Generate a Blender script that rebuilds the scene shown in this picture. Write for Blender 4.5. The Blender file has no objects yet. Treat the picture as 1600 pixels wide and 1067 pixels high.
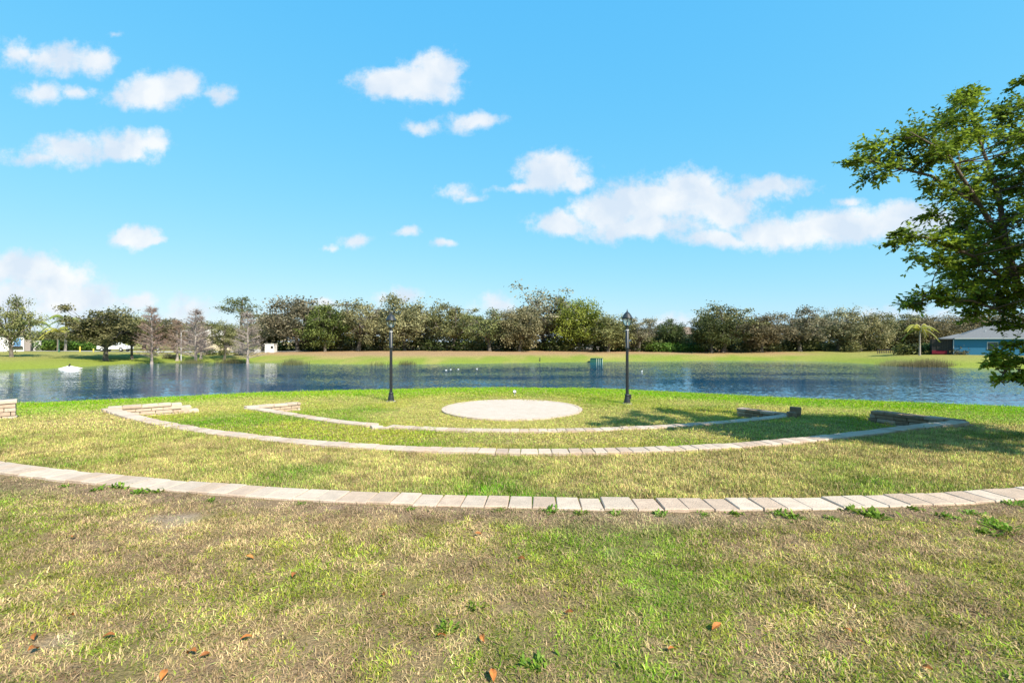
import bpy, bmesh, math, random
import numpy as np
from mathutils import Vector, Matrix
R = math.radians
# ------------------------------------------------------------------ camera, sky, sun, exposure
sc = bpy.context.scene
F, EYE, YH = 735.0, 2.27, 533.5            # focal length in photo pixels, eye height above the lower lawn, horizon row
SKYK = .1464                               # sky strength times exposure
SUN_EL, SUN_AZ = 42.0, math.degrees(math.atan2(.61, -.79))   # azimuth clockwise from +Y
cam_d = bpy.data.cameras.new('camera'); cam = bpy.data.objects.new('camera', cam_d)
sc.collection.objects.link(cam); sc.camera = cam
cam.location = (0, 0, EYE); cam.rotation_euler = (R(90), 0, 0)
cam_d.sensor_width = 36; cam_d.lens = F*36/1600; cam_d.clip_end = 6000; cam_d.clip_start = .05
sc.view_settings.view_transform = 'Standard'; sc.view_settings.look = 'None'
sc.view_settings.gamma = 1; sc.view_settings.use_curve_mapping = False
sc.view_settings.exposure = 1.0
sc.cycles.use_denoising = True; sc.cycles.denoising_prefilter = 'ACCURATE'
sc.cycles.max_bounces = 6; sc.cycles.transparent_max_bounces = 8
sc.cycles.sample_clamp_indirect = 6

def NT(tree):
    tree.nodes.clear()
    def n(t, **k):
        nd = tree.nodes.new(t)
        for a, v in k.items():
            if a.startswith('i_'):
                key = a[2:]; key = int(key) if key.isdigit() else key
                s = nd.inputs[key]
                if isinstance(v, bpy.types.NodeSocket): tree.links.new(v, s)
                else: s.default_value = v
            else: setattr(nd, a, v)
        return nd
    return n

def math_n(n, op, a, b=None, c=None):
    k = {'i_0': a}
    if b is not None: k['i_1'] = b
    if c is not None: k['i_2'] = c
    return n('ShaderNodeMath', operation=op, **k).outputs[0]

world = bpy.data.worlds.new('World'); sc.world = world; world.use_nodes = True
n = NT(world.node_tree); L = world.node_tree.links
sky = n('ShaderNodeTexSky', sky_type='NISHITA', sun_disc=False, sun_elevation=R(SUN_EL), sun_rotation=R(SUN_AZ))
sky.air_density = 1.0; sky.dust_density = .35; sky.ozone_density = 1.2
tint = n('ShaderNodeMix', data_type='RGBA', blend_type='MULTIPLY', i_0=1.0, i_6=sky.outputs[0], i_7=(.92, 1.22, 1.22, 1)).outputs[2]
spl = n('ShaderNodeSeparateColor', i_0=tint)   # flatter, more cyan sky: a per-channel curve on the sky's own colour
chan = [math_n(n, 'MULTIPLY', math_n(n, 'POWER', math_n(n, 'MULTIPLY', spl.outputs[i], SKYK), g_), k_/SKYK) for i, (g_, k_) in enumerate(((.85, .70), (.32, .82), (.06, 1.02)))]
tint = n('ShaderNodeCombineColor', i_0=chan[0], i_1=chan[1], i_2=chan[2]).outputs[0]
gen = n('ShaderNodeTexCoord').outputs['Generated']
sep = n('ShaderNodeSeparateXYZ', i_0=gen)
dy = math_n(n, 'MAXIMUM', sep.outputs[1], .02)
u = math_n(n, 'DIVIDE', sep.outputs[0], dy); v = math_n(n, 'DIVIDE', sep.outputs[2], dy)
uv = n('ShaderNodeCombineXYZ', i_0=u, i_1=v, i_2=0.0).outputs[0]
# cloud masses: centre and half extents, photo pixels turned into sky directions
CL = [(88,90,80,24,.8),(28,80,30,22,.6),(150,98,26,20,.8),(70,146,44,20,.8),(120,142,32,12,.7),(230,148,66,27,1),(268,136,54,24,1),
 (345,150,24,14,.6),(110,235,70,25,.9),(195,228,66,26,.9),(240,222,34,20,.8),(60,245,60,14,.6),(207,372,38,20,1.1),(232,380,24,9,1),
 (30,420,62,26,1),(80,440,70,36,1),(110,470,80,30,1),(20,470,70,40,.9),(218,470,30,13,.9),(300,485,46,20,.6),
 (625,132,74,24,1.1),(682,110,44,32,1.1),(660,128,66,30,1),(660,198,30,11,.6),(735,190,46,15,.9),(866,266,58,30,1.1),(905,282,36,14,1),(812,290,48,8,.7),(838,280,24,16,.8),
 (722,300,30,14,.6),(735,308,26,7,.6),(878,348,56,20,1),(950,330,60,34,1),(1078,300,64,36,1.1),(1010,320,80,40,1.1),(1120,325,70,30,1),(1000,355,120,20,.9),(1205,292,66,16,.8),
 (1180,300,60,18,.8),(1130,372,80,14,.9),(1230,362,110,26,1.1),(1330,352,110,28,1.1),(1420,346,80,30,1.1),(1328,313,24,9,.7),(692,378,20,9,.9),(556,375,30,12,.7),(515,386,18,6,.5),(632,361,20,7,.6),
 (510,474,26,13,.7),(632,462,34,14,.7),(595,466,22,10,.5),(778,476,34,16,.7),(1050,502,70,12,.5),(1400,494,110,16,.5),(178,55,12,5,.4)]
wob = n('ShaderNodeTexNoise', noise_dimensions='3D', i_Vector=uv, i_Scale=9.0, i_Detail=6.0, i_Roughness=.58)
wv = n('ShaderNodeVectorMath', operation='SUBTRACT', i_0=wob.outputs['Color'], i_1=(.5, .5, .5)).outputs[0]
uvw = n('ShaderNodeVectorMath', operation='MULTIPLY_ADD', i_0=wv, i_1=(.085, .05, 0), i_2=uv).outputs[0]
field = None
for cx, cy, rx, ry, st in CL:
    cu, cv = (cx-800)/F, (YH-cy)/F; iu, iv = F/(rx*1.22), F/(ry*1.3)
    q = n('ShaderNodeVectorMath', operation='MULTIPLY_ADD', i_0=uvw, i_1=(iu, iv, 0), i_2=(-cu*iu, -cv*iv, 0)).outputs[0]
    ln = n('ShaderNodeVectorMath', operation='LENGTH', i_0=q).outputs[1]
    b = math_n(n, 'MULTIPLY_ADD', ln, -st, st)
    field = b if field is None else n('ShaderNodeMath', operation='SMOOTH_MAX', i_0=field, i_1=b, i_2=.12).outputs[0]
fine = n('ShaderNodeTexNoise', noise_dimensions='3D', i_Vector=uv, i_Scale=26.0, i_Detail=9.0, i_Roughness=.66).outputs[0]
fld = math_n(n, 'MULTIPLY_ADD', math_n(n, 'SUBTRACT', fine, .5), 1.25, field)
d1 = n('ShaderNodeMapRange', interpolation_type='SMOOTHSTEP', i_0=fld, i_1=-.02, i_2=.62).outputs[0]
front = n('ShaderNodeMapRange', i_0=sep.outputs[1], i_1=.05, i_2=.15).outputs[0]
d1 = math_n(n, 'MULTIPLY', d1, front)
# the same kind of scattered clouds over the rest of the sky
vz = math_n(n, 'MAXIMUM', math_n(n, 'ADD', sep.outputs[2], .12), .05)
pl = n('ShaderNodeVectorMath', operation='SCALE', i_0=gen, i_3=math_n(n, 'DIVIDE', 1.0, vz)).outputs[0]
gn = n('ShaderNodeTexNoise', noise_dimensions='3D', i_Vector=pl, i_Scale=1.7, i_Detail=8.0, i_Roughness=.55).outputs[0]
d2 = n('ShaderNodeMapRange', interpolation_type='SMOOTHSTEP', i_0=gn, i_1=.565, i_2=.69).outputs[0]
ou = n('ShaderNodeMapRange', i_0=math_n(n, 'ABSOLUTE', u), i_1=1.15, i_2=1.35).outputs[0]
ov = n('ShaderNodeMapRange', i_0=v, i_1=.78, i_2=.95).outputs[0]
out = math_n(n, 'MAXIMUM', math_n(n, 'MAXIMUM', ou, ov), math_n(n, 'SUBTRACT', 1.0, front))
up = n('ShaderNodeMapRange', i_0=sep.outputs[2], i_1=.0, i_2=.06).outputs[0]
d2 = math_n(n, 'MULTIPLY', math_n(n, 'MULTIPLY', d2, out), up)
dens = math_n(n, 'MAXIMUM', d1, d2)
shade = n('ShaderNodeTexNoise', noise_dimensions='3D', i_Vector=uvw, i_Scale=11.0, i_Detail=4.0).outputs[0]
ccol = n('ShaderNodeMix', data_type='RGBA', i_0=n('ShaderNodeMapRange', i_0=shade, i_1=.38, i_2=.66).outputs[0], i_6=(5.1, 5.7, 6.5, 1), i_7=(6.9, 6.9, 6.9, 1)).outputs[2]
mixc = n('ShaderNodeMix', data_type='RGBA', i_0=math_n(n, 'MULTIPLY', dens, .9), i_6=tint, i_7=ccol).outputs[2]
bg = n('ShaderNodeBackground', i_0=mixc, i_1=.0732)
n('ShaderNodeOutputWorld', i_0=bg.outputs[0])
world.cycles.sampling_method = 'NONE'

sd = bpy.data.lights.new('sun', 'SUN'); sd.energy = 5.0; sd.angle = R(.53); sd.color = (1, .925, .80)
sun = bpy.data.objects.new('sun', sd); sc.collection.objects.link(sun)
ce = math.cos(R(SUN_EL))
sdir = Vector((-math.sin(R(SUN_AZ))*ce, -math.cos(R(SUN_AZ))*ce, -math.sin(R(SUN_EL))))
sun.rotation_euler = sdir.to_track_quat('-Z', 'Y').to_euler(); sun.location = (20, -26, 30)

# ------------------------------------------------------------------ helpers
col = sc.collection
rng = np.random.default_rng(7); random.seed(7)

def tag(o, label=None, cat=None, group=None, kind=None):
    if label: o['label'] = label
    if cat: o['category'] = cat
    if group: o['group'] = group
    if kind: o['kind'] = kind
    return o
def empty(name, loc, rz=0, **k):
    o = bpy.data.objects.new(name, None); col.objects.link(o)
    o.location = loc; o.rotation_euler = (0, 0, rz); o.empty_display_size = .2
    return tag(o, **k)
def link(name, me, parent=None, mat=None, loc=None):
    o = bpy.data.objects.new(name, me); col.objects.link(o)
    if parent: o.parent = parent
    if mat and not me.materials: me.materials.append(mat)
    if loc is not None: o.location = loc
    return o

class MB:
    """collects simple shapes; build() links them as one mesh object"""
    def __init__(s): s.v = []; s.f = []
    def add(s, vs, fs):
        o = len(s.v); s.v += [tuple(p) for p in vs]; s.f += [tuple(i+o for i in f) for f in fs]; return s
    def box(s, c, d, rz=0, bev=0.0):
        x, y, z = d[0]/2, d[1]/2, d[2]/2; b = min(bev, x*.9, y*.9, z*.9)
        cs, sn = math.cos(rz), math.sin(rz)
        rot = lambda p: (c[0]+p[0]*cs-p[1]*sn, c[1]+p[0]*sn+p[1]*cs, c[2]+p[2])
        if b <= 0:
            vs = [rot((i*x, j*y, k*z)) for k in (-1, 1) for j in (-1, 1) for i in (-1, 1)]
            return s.add(vs, [(0,2,3,1),(4,5,7,6),(0,1,5,4),(2,6,7,3),(0,4,6,2),(1,3,7,5)])
        ring = lambda a, e, z_: [rot((-a, -e, z_)), rot((a, -e, z_)), rot((a, e, z_)), rot((-a, e, z_))]
        vs = ring(x-b, y-b, -z)+ring(x, y, -z+b)+ring(x, y, z-b)+ring(x-b, y-b, z)
        fs = [(3,2,1,0), (12,13,14,15)]
        for r_ in range(3):
            for i in range(4):
                j = (i+1) % 4; fs.append((r_*4+i, r_*4+j, r_*4+4+j, r_*4+4+i))
        return s.add(vs, fs)
    def tube(s, pts, rad, k=6, cap=True):
        pts = [Vector(p) for p in pts]
        if not hasattr(rad, '__len__'): rad = [rad]*len(pts)
        base = len(s.v); m = len(pts)
        t0 = (pts[1]-pts[0]).normalized(); ref = Vector((0, 0, 1)) if abs(t0.z) < .9 else Vector((1, 0, 0))
        for i, p in enumerate(pts):
            t = (pts[min(i+1, m-1)]-pts[max(i-1, 0)]).normalized()
            a = t.cross(ref)
            a = a.normalized() if a.length > 1e-5 else Vector((1, 0, 0)); b = t.cross(a)
            for j in range(k):
                w = 2*math.pi*j/k; q = p+(a*math.cos(w)+b*math.sin(w))*rad[i]; s.v.append(tuple(q))
        for i in range(m-1):
            for j in range(k):
                j2 = (j+1) % k
                s.f.append((base+i*k+j, base+i*k+j2, base+i*k+k+j2, base+i*k+k+j))
        if cap:
            s.f.append(tuple(base+j for j in range(k))[::-1]); s.f.append(tuple(base+(m-1)*k+j for j in range(k)))
        return s
    def lathe(s, prof, k=16, c=(0, 0, 0)):
        base = len(s.v)
        for r_, z in prof:
            for j in range(k):
                w = 2*math.pi*j/k; s.v.append((c[0]+r_*math.cos(w), c[1]+r_*math.sin(w), c[2]+z))
        for i in range(len(prof)-1):
            for j in range(k):
                j2 = (j+1) % k; s.f.append((base+i*k+j, base+i*k+j2, base+i*k+k+j2, base+i*k+k+j))
        s.f.append(tuple(base+j for j in range(k))[::-1]); s.f.append(tuple(base+(len(prof)-1)*k+j for j in range(k)))
        return s
    def prism(s, poly, y0, y1):
        """outline in x,z pushed along y"""
        k = len(poly)
        vs = [(a, y0, b) for a, b in poly]+[(a, y1, b) for a, b in poly]
        fs = [tuple(range(k)), tuple(range(2*k-1, k-1, -1))]+[(i, i+k, (i+1) % k+k, (i+1) % k) for i in range(k)]
        return s.add(vs, fs)
    def mesh(s, name, mat=None, smooth=False):
        me = bpy.data.meshes.new(name); me.from_pydata(s.v, [], s.f)
        bm = bmesh.new(); bm.from_mesh(me); bmesh.ops.recalc_face_normals(bm, faces=bm.faces); bm.to_mesh(me); bm.free()
        if smooth: me.polygons.foreach_set('use_smooth', [True]*len(me.polygons))
        if mat: me.materials.append(mat)
        return me
    def build(s, name, mat, parent=None, smooth=False):
        return link(name, s.mesh(name, mat, smooth), parent)

def np_mesh(name, V, k, mat, tint=None, smooth=False):
    """V: (n*k,3) array, consecutive k-gons"""
    me = bpy.data.meshes.new(name); nv = len(V); nf = nv//k
    me.vertices.add(nv); me.vertices.foreach_set('co', np.ascontiguousarray(V, dtype=np.float32).ravel())
    me.loops.add(nv); me.loops.foreach_set('vertex_index', np.arange(nv, dtype=np.int32))
    me.polygons.add(nf); me.polygons.foreach_set('loop_start', np.arange(0, nv, k, dtype=np.int32))
    me.update(calc_edges=True)
    if tint is not None:
        a = me.attributes.new('tint', 'FLOAT', 'POINT'); a.data.foreach_set('value', np.repeat(tint, k).astype(np.float32))
    if mat: me.materials.append(mat)
    return me

def rgba(c, k=.79): return (c[0]*k, c[1]*k, c[2]*k, 1)
def mat_basic(name, c, rough=.8, var=.15, scale=6.0, bump=.0, bscale=40.0, metal=0.0, objvar=0.0, c2=None, spec=.3):
    m = bpy.data.materials.new(name); m.use_nodes = True; n = NT(m.node_tree)
    co = n('ShaderNodeTexCoord').outputs['Object']
    nz = n('ShaderNodeTexNoise', i_Vector=co, i_Scale=scale, i_Detail=6.0, i_Roughness=.65).outputs[0]
    dark = tuple(x*(1-var) for x in c) if c2 is None else c2; lite = tuple(min(1, x*(1+var)) for x in c)
    cc = n('ShaderNodeMix', data_type='RGBA', i_0=n('ShaderNodeMapRange', i_0=nz, i_1=.3, i_2=.7).outputs[0], i_6=rgba(dark), i_7=rgba(lite)).outputs[2]
    if objvar:
        oi = n('ShaderNodeObjectInfo').outputs['Random']
        hs = n('ShaderNodeHueSaturation', i_Color=cc, i_Value=math_n(n, 'MULTIPLY_ADD', oi, 2*objvar, 1-objvar))
        cc = hs.outputs[0]
    p = n('ShaderNodeBsdfPrincipled', i_0=cc, i_Roughness=rough, i_Metallic=metal)
    p.inputs['Specular IOR Level'].default_value = spec
    if bump:
        bz = n('ShaderNodeTexNoise', i_Vector=co, i_Scale=bscale, i_Detail=5.0).outputs[0]
        b = n('ShaderNodeBump', i_Height=bz, i_Strength=bump, i_Distance=.02); m.node_tree.links.new(b.outputs[0], p.inputs['Normal'])
    n('ShaderNodeOutputMaterial', i_0=p.outputs[0]); return m
def mat_leaf(name, ca, cb, trans=.3, objvar=.25, huev=.02):
    m = bpy.data.materials.new(name); m.use_nodes = True; n = NT(m.node_tree)
    t = n('ShaderNodeAttribute', attribute_name='tint').outputs['Fac']
    cc = n('ShaderNodeMix', data_type='RGBA', i_0=t, i_6=rgba(ca), i_7=rgba(cb)).outputs[2]
    oi = n('ShaderNodeObjectInfo').outputs['Random']
    hs = n('ShaderNodeHueSaturation', i_Color=cc, i_Hue=math_n(n, 'MULTIPLY_ADD', oi, 2*huev, .5-huev), i_Value=math_n(n, 'MULTIPLY_ADD', oi, 2*objvar, 1-objvar)).outputs[0]
    d = n('ShaderNodeBsdfPrincipled', i_0=hs, i_Roughness=.55); d.inputs['Specular IOR Level'].default_value = .25
    if trans:
        tr = n('ShaderNodeBsdfTranslucent', i_0=hs)
        o = n('ShaderNodeMixShader', i_0=trans, i_1=d.outputs[0], i_2=tr.outputs[0]).outputs[0]
    else: o = d.outputs[0]
    n('ShaderNodeOutputMaterial', i_0=o); return m

TAB = rng.random((256, 256))
def vnoise(x, y, s, seed=0):
    x = np.asarray(x)*s+seed*17.31; y = np.asarray(y)*s+seed*7.77
    xi = np.floor(x).astype(int); yi = np.floor(y).astype(int); fx = x-xi; fy = y-yi
    fx = fx*fx*(3-2*fx); fy = fy*fy*(3-2*fy); g = lambda a, b: TAB[a & 255, b & 255]
    return (g(xi, yi)*(1-fx)+g(xi+1, yi)*fx)*(1-fy)+(g(xi, yi+1)*(1-fx)+g(xi+1, yi+1)*fx)*fy
def fbm(x, y, s, seed=0):
    return (vnoise(x, y, s, seed)+.5*vnoise(x, y, s*2.1, seed+3)+.25*vnoise(x, y, s*4.3, seed+5))/1.75
def sstep(a, b, x):
    t = np.clip((x-a)/(b-a), 0, 1); return t*t*(3-2*t)
def on_plane(px, py, z):                    # pixel on a level of known height
    d = F*(EYE-z)/(py-YH); return ((px-800)/F*d, d)

# ------------------------------------------------------------------ terrain
WATER = -1.35
near = [(0,632),(80,630),(160,626.5),(280,621),(400,615),(480,612.5),(560,610.5),(640,609),(700,607.5),(800,607),(900,607.5),(1000,611),(1100,616),(1200,621.5),(1300,625.5),(1400,629),(1500,633),(1600,638)]
far = [(0,578),(60,576),(120,573.5),(180,569),(250,566.5),(330,566),(400,565.5),(470,568),(560,569),(650,569),(740,568),(830,566.5),(950,565),(1100,563.5),(1200,563.3),(1290,564.5),(1380,570),(1450,573),(1530,575),(1600,576)]
LAKE = np.array([(-80,38),(-72,27),(-46,24)]+[on_plane(a, b, WATER) for a, b in near]+[(45,21),(75,19),(98,32),(94,52)]+[on_plane(a, b, WATER) for a, b in far[::-1]])
def lake_sd(x, y):
    """distance to the shoreline, negative on the water"""
    x = np.asarray(x, float); y = np.asarray(y, float)
    d2 = np.full(x.shape, 1e12); ins = np.zeros(x.shape, bool)
    for i in range(len(LAKE)):
        ax, ay = LAKE[i-1]; bx, by = LAKE[i]
        ex, ey = bx-ax, by-ay; t = np.clip(((x-ax)*ex+(y-ay)*ey)/(ex*ex+ey*ey), 0, 1)
        d2 = np.minimum(d2, (x-ax-t*ex)**2+(y-ay-t*ey)**2)
        c = ((ay > y) != (by > y)) & (x < (bx-ax)*(y-ay)/(by-ay+1e-12)+ax); ins ^= c
    d = np.sqrt(d2); return np.where(ins, -d, d)

class Arc:
    def __init__(s, z, pts, drop, cl, cr, tl, tr):
        q = np.array([on_plane(a, b, z) for a, b in pts])
        A = np.c_[2*q, np.ones(len(q))]; w = np.linalg.lstsq(A, (q**2).sum(1), rcond=None)[0]
        s.z, s.drop, s.c, s.R0 = z, drop, w[:2], math.sqrt(w[2]+w[0]**2+w[1]**2)
        th = np.arctan2(q[:, 0]-s.c[0], s.c[1]-q[:, 1]); r = np.hypot(*(q-s.c).T)-s.R0
        s.tmin, s.tmax = th.min(), th.max(); s.p = np.polyfit(th, r, 5 if len(pts) > 9 else 2)
        s.corner = [np.array(cl), np.array(cr)]; s.tip = [np.array(tl), np.array(tr)]
        s.t0 = math.atan2(cl[0]-s.c[0], s.c[1]-cl[1]); s.t1 = math.atan2(cr[0]-s.c[0], s.c[1]-cr[1])
    def R(s, t): return s.R0+np.polyval(s.p, np.clip(t, s.tmin, s.tmax))
    def pt(s, t, dr=0): r = s.R(t)+dr; return (s.c[0]+r*math.sin(t), s.c[1]-r*math.cos(t))
    def sd(s, x, y):
        dx, dy = x-s.c[0], s.c[1]-y; t = np.arctan2(dx, dy); return np.hypot(dx, dy)-s.R(t), t
A1 = Arc(.25, [(380,637),(440,646),(520,658),(585,666),(700,671),(800,672.5),(900,672.5),(1000,669.5),(1100,663),(1180,656),(1240,649)], .21, (-8.2,14.34), (7.7,12.85), (-6.98,15.5), (6.8,14.2))
A2 = Arc(.50, [(160,638),(200,654),(300,672),(400,684),(500,694),(620,702),(740,707),(860,708),(980,706),(1100,700),(1200,692),(1300,684),(1400,676),(1510,660)], .25, (-10.84,12.45), (10.0,10.35), (-9.45,13.55), (9.1,12.0))
A3 = Arc(.77, [(0,737),(200,759),(400,775),(600,785),(700,789),(850,792),(1000,795),(1150,795),(1300,792),(1500,786),(1600,778)], .285, (-13.3,10.0), (13.2,8.0), (-11.92,11.3), (12.0,9.7))
ARCS = [A1, A2, A3]
def wing_local(a, i, x, y):
    C, T = a.corner[i], a.tip[i]; e = T-C; ln = np.hypot(*e); e = e/ln; nrm = np.array([-e[1], e[0]])
    if np.dot(np.array([0, 15.8])-C, nrm) > 0: nrm = -nrm          # points away from the round pad
    return ((x-C[0])*e[0]+(y-C[1])*e[1]), ((x-C[0])*nrm[0]+(y-C[1])*nrm[1]), ln
def gz(x, y, sd=None):
    x = np.asarray(x, float); y = np.asarray(y, float)
    if sd is None: sd = lake_sd(x, y)
    z = np.zeros(x.shape)
    for a in ARCS:
        s, t = a.sd(x, y); beyond = np.maximum(0, np.maximum(t-a.t1, a.t0-t))*a.R0
        lo, hi = -.24-beyond*.9, -.10+beyond*.5
        S = sstep(lo, hi, s)
        for i in (0, 1):
            al, pe, ln = wing_local(a, i, x, y)
            W = sstep(.05, .2, pe)*np.clip(1-pe/2.2, 0, 1)*np.clip(1.12-al/ln, 0, 1)*(al > -1.5)*(s < .3)
            S = np.maximum(S, np.clip(W, 0, 1))
        z = z+a.drop*S*(y < 45)
    nearside = y < 46
    dn = np.maximum(sd, 0)
    cp = -1.35+.084*dn; kk = np.clip(.5+.5*(cp-z)/.12, 0, 1); zn = cp*(1-kk)+z*kk-.12*kk*(1-kk)
    zf = -1.35+.13*sstep(0, .5, dn)+1.5*(1-np.exp(-dn/9.0))
    zz = np.where(nearside, zn, zf)
    w = np.where(sd < 0, WATER-np.minimum(1.1, -sd*.16)-.01, zz)
    return w+np.where(sd > 1, .018*(fbm(x, y, .9, 11)-.5)+.05*(fbm(x, y, .22, 4)-.5), 0)

def axis(fine0, fine1, st, lo, hi, grow):
    a = list(np.arange(fine0, fine1+1e-6, st)); s = st
    while a[-1] < hi: s *= grow; a.append(a[-1]+s)
    b = []; s = st; c = fine0
    while c > lo: s *= grow; c -= s; b.append(c)
    return np.array(b[::-1]+a)
def gcol(x, y, sd, rnd=None):
    """grass colour of a spot: dry straw, bare thatch, olive and lush lawn"""
    straw = np.array((.48,.34,.185)); thatch = np.array((.33,.215,.14)); olive = np.array((.29,.30,.04)); green = np.array((.13,.25,.018)); lush = np.array((.15,.31,.008)); ybr = np.array((.49,.405,.155))
    mx = lambda a, b, t: a*(1-t[:, None])+b*t[:, None]
    on = np.ones(len(x))[:, None]
    n1 = fbm(x, y, .8, 1); n2 = fbm(x, y, 2.3, 2); n3 = fbm(x, y, .3, 6); n4 = fbm(x, y, 6.0, 9)
    dry = mx(on*straw, on*thatch, np.clip(.38+2.4*(n2-.5), 0, 1)); grn = mx(on*olive, on*green, np.clip(.4+2.5*(n1-.5), 0, 1))
    s3, _ = A3.sd(x, y); s2, _ = A2.sd(x, y); s1, _ = A1.sd(x, y)
    g = np.clip(.70+2.0*(n1-.5)+1.6*(n4-.5)+.045*x+.25*np.exp(-((y-3.1)/.5)**2)-.2*np.clip((2.6-y), 0, 1), 0, 1)
    if rnd is not None: g = np.where(rnd < g, .92, .10)      # each tuft is either green or dry
    c = mx(dry, grn, g)
    m = np.clip(1-s3/(.25+.55*n1), 0, 1)*(s3 > -.05); c = mx(c, on*np.array((.36,.25,.175)), np.clip(m*1.6, 0, 1)*.85)
    bare = sstep(.72, .82, fbm(x+3.1, y, 1.7, 21))*(s3 > .5); c = mx(c, on*np.array((.48,.38,.29)), bare*.6)
    yel = mx(on*ybr, grn, np.clip(.26+2.0*(n1-.5)+.8*(n3-.5), 0, 1)); yel = mx(yel, on*straw, np.clip(.12+1.6*(n2-.55), 0, 1))
    t2 = (s3 < 0).astype(float); c = mx(c, yel, t2)
    ol = mx(on*np.array((.36,.36,.055)), on*green, np.clip(.35+2*(n1-.5), 0, 1)); ol = mx(ol, on*ybr, np.clip(.3+2.5*(n3-.5), 0, .7))
    c = mx(c, ol, sstep(0, .5, -s2))
    lsh = mx(on*lush, on*np.array((.25,.34,.012)), np.clip(.3+2*(n1-.5), 0, 1))
    rim = sstep(17.5, 11.0, sd+2.2*(n3-.5)); rim = np.maximum(rim, sstep(9.5, 13.5, np.abs(x)+2*(n1-.5))*sstep(9, 13, y)*.75)
    c = mx(c, lsh, rim*(y < 46))
    # far bank: green by the water, dry on top
    fb = mx(on*np.array((.25,.31,.05)), on*np.array((.45,.36,.13)), np.clip(.3+2*(n3-.5)+(sd-4)/10, 0, 1))
    fb = mx(fb, on*np.array((.42,.27,.15)), np.clip(sstep(3.5, 12, sd+3*(n3-.5))*.92, 0, 1))
    lft = sstep(-48, -56, x)+sstep(55, 64, x); fb = mx(fb, on*np.array((.27,.32,.05)), np.clip(lft, 0, 1)*.65)
    fb = mx(fb, on*np.array((.11,.085,.05)), sstep(25.5, 29, sd)*(np.abs(x+5) < 58))  # shade under the far trees, painted into the ground as a dark strip
    return np.clip(mx(c, fb, (y >= 46).astype(float))*.80, 0, 1)

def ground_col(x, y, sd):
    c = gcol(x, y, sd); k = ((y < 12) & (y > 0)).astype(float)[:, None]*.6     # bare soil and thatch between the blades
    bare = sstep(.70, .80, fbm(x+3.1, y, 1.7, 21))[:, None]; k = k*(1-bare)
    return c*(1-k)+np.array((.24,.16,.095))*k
def mat_ground():
    m = bpy.data.materials.new('lawn_ground'); m.use_nodes = True; n = NT(m.node_tree)
    c = n('ShaderNodeAttribute', attribute_name='gcol').outputs['Color']
    co = n('ShaderNodeNewGeometry').outputs['Position']
    a = n('ShaderNodeTexNoise', i_Vector=co, i_Scale=3.0, i_Detail=8.0, i_Roughness=.75).outputs[0]
    b = n('ShaderNodeTexNoise', i_Vector=co, i_Scale=55.0, i_Detail=4.0, i_Roughness=.7).outputs[0]
    k = math_n(n, 'MULTIPLY', n('ShaderNodeMapRange', i_0=a, i_1=.25, i_2=.75, i_3=.72, i_4=1.18).outputs[0], n('ShaderNodeMapRange', i_0=b, i_1=.3, i_2=.7, i_3=.4, i_4=1.35).outputs[0])
    cc = n('ShaderNodeVectorMath', operation='SCALE', i_0=c, i_3=k).outputs[0]
    p = n('ShaderNodeBsdfPrincipled', i_0=cc, i_Roughness=.95); p.inputs['Specular IOR Level'].default_value = .1
    bu = n('ShaderNodeBump', i_Height=b, i_Strength=.8, i_Distance=.03); m.node_tree.links.new(bu.outputs[0], p.inputs['Normal'])
    n('ShaderNodeOutputMaterial', i_0=p.outputs[0]); return m
xs = axis(-13.5, 13.5, .1, -900, 900, 1.07); ys = axis(1.5, 18, .1, -60, 1500, 1.045)
X, Y = np.meshgrid(xs, ys); xf, yf = X.ravel(), Y.ravel()
SD = lake_sd(xf, yf); Z = gz(xf, yf, SD)
nx, ny = len(xs), len(ys)
me = bpy.data.meshes.new('ground'); me.vertices.add(nx*ny); me.vertices.foreach_set('co', np.c_[xf, yf, Z].astype(np.float32).ravel())
ii = (np.arange(ny-1)[:, None]*nx+np.arange(nx-1)).ravel(); Q = np.c_[ii, ii+1, ii+nx+1, ii+nx].astype(np.int32)
me.loops.add(Q.size); me.loops.foreach_set('vertex_index', Q.ravel()); me.polygons.add(len(Q)); me.polygons.foreach_set('loop_start', np.arange(0, Q.size, 4, dtype=np.int32))
me.update(calc_edges=True); me.polygons.foreach_set('use_smooth', np.ones(len(Q), bool))
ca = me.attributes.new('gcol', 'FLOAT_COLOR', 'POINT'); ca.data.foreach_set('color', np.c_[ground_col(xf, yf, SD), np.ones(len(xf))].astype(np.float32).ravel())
tag(link('ground', me, mat=mat_ground()), kind='structure')

# water
m = bpy.data.materials.new('lake_water'); m.use_nodes = True; n = NT(m.node_tree)
co = n('ShaderNodeNewGeometry').outputs['Position']
wv = lambda sx, sy, sc_, dt: n('ShaderNodeVectorMath', operation='SUBTRACT', i_0=n('ShaderNodeTexNoise', i_Vector=n('ShaderNodeMapping', i_Vector=co, i_Scale=(sx, sy, 1)).outputs[0], i_Scale=sc_, i_Detail=dt, i_Roughness=.6).outputs['Color'], i_1=(.5, .5, .5)).outputs[0]
calm = n('ShaderNodeTexNoise', i_Vector=n('ShaderNodeMapping', i_Vector=co, i_Scale=(.5, 1.5, 1)).outputs[0], i_Scale=.06, i_Detail=4.0).outputs[0]
st = n('ShaderNodeMapRange', i_0=calm, i_1=.38, i_2=.62, i_3=.28, i_4=1.1).outputs[0]
ws = n('ShaderNodeVectorMath', operation='ADD', i_0=n('ShaderNodeVectorMath', operation='SCALE', i_0=wv(.45, 1.0, 1.2, 2.0), i_3=.30).outputs[0], i_1=wv(.7, 1.3, 4.6, 3.0)).outputs[0]
ws = n('ShaderNodeVectorMath', operation='SCALE', i_0=ws, i_3=st).outputs[0]
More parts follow.
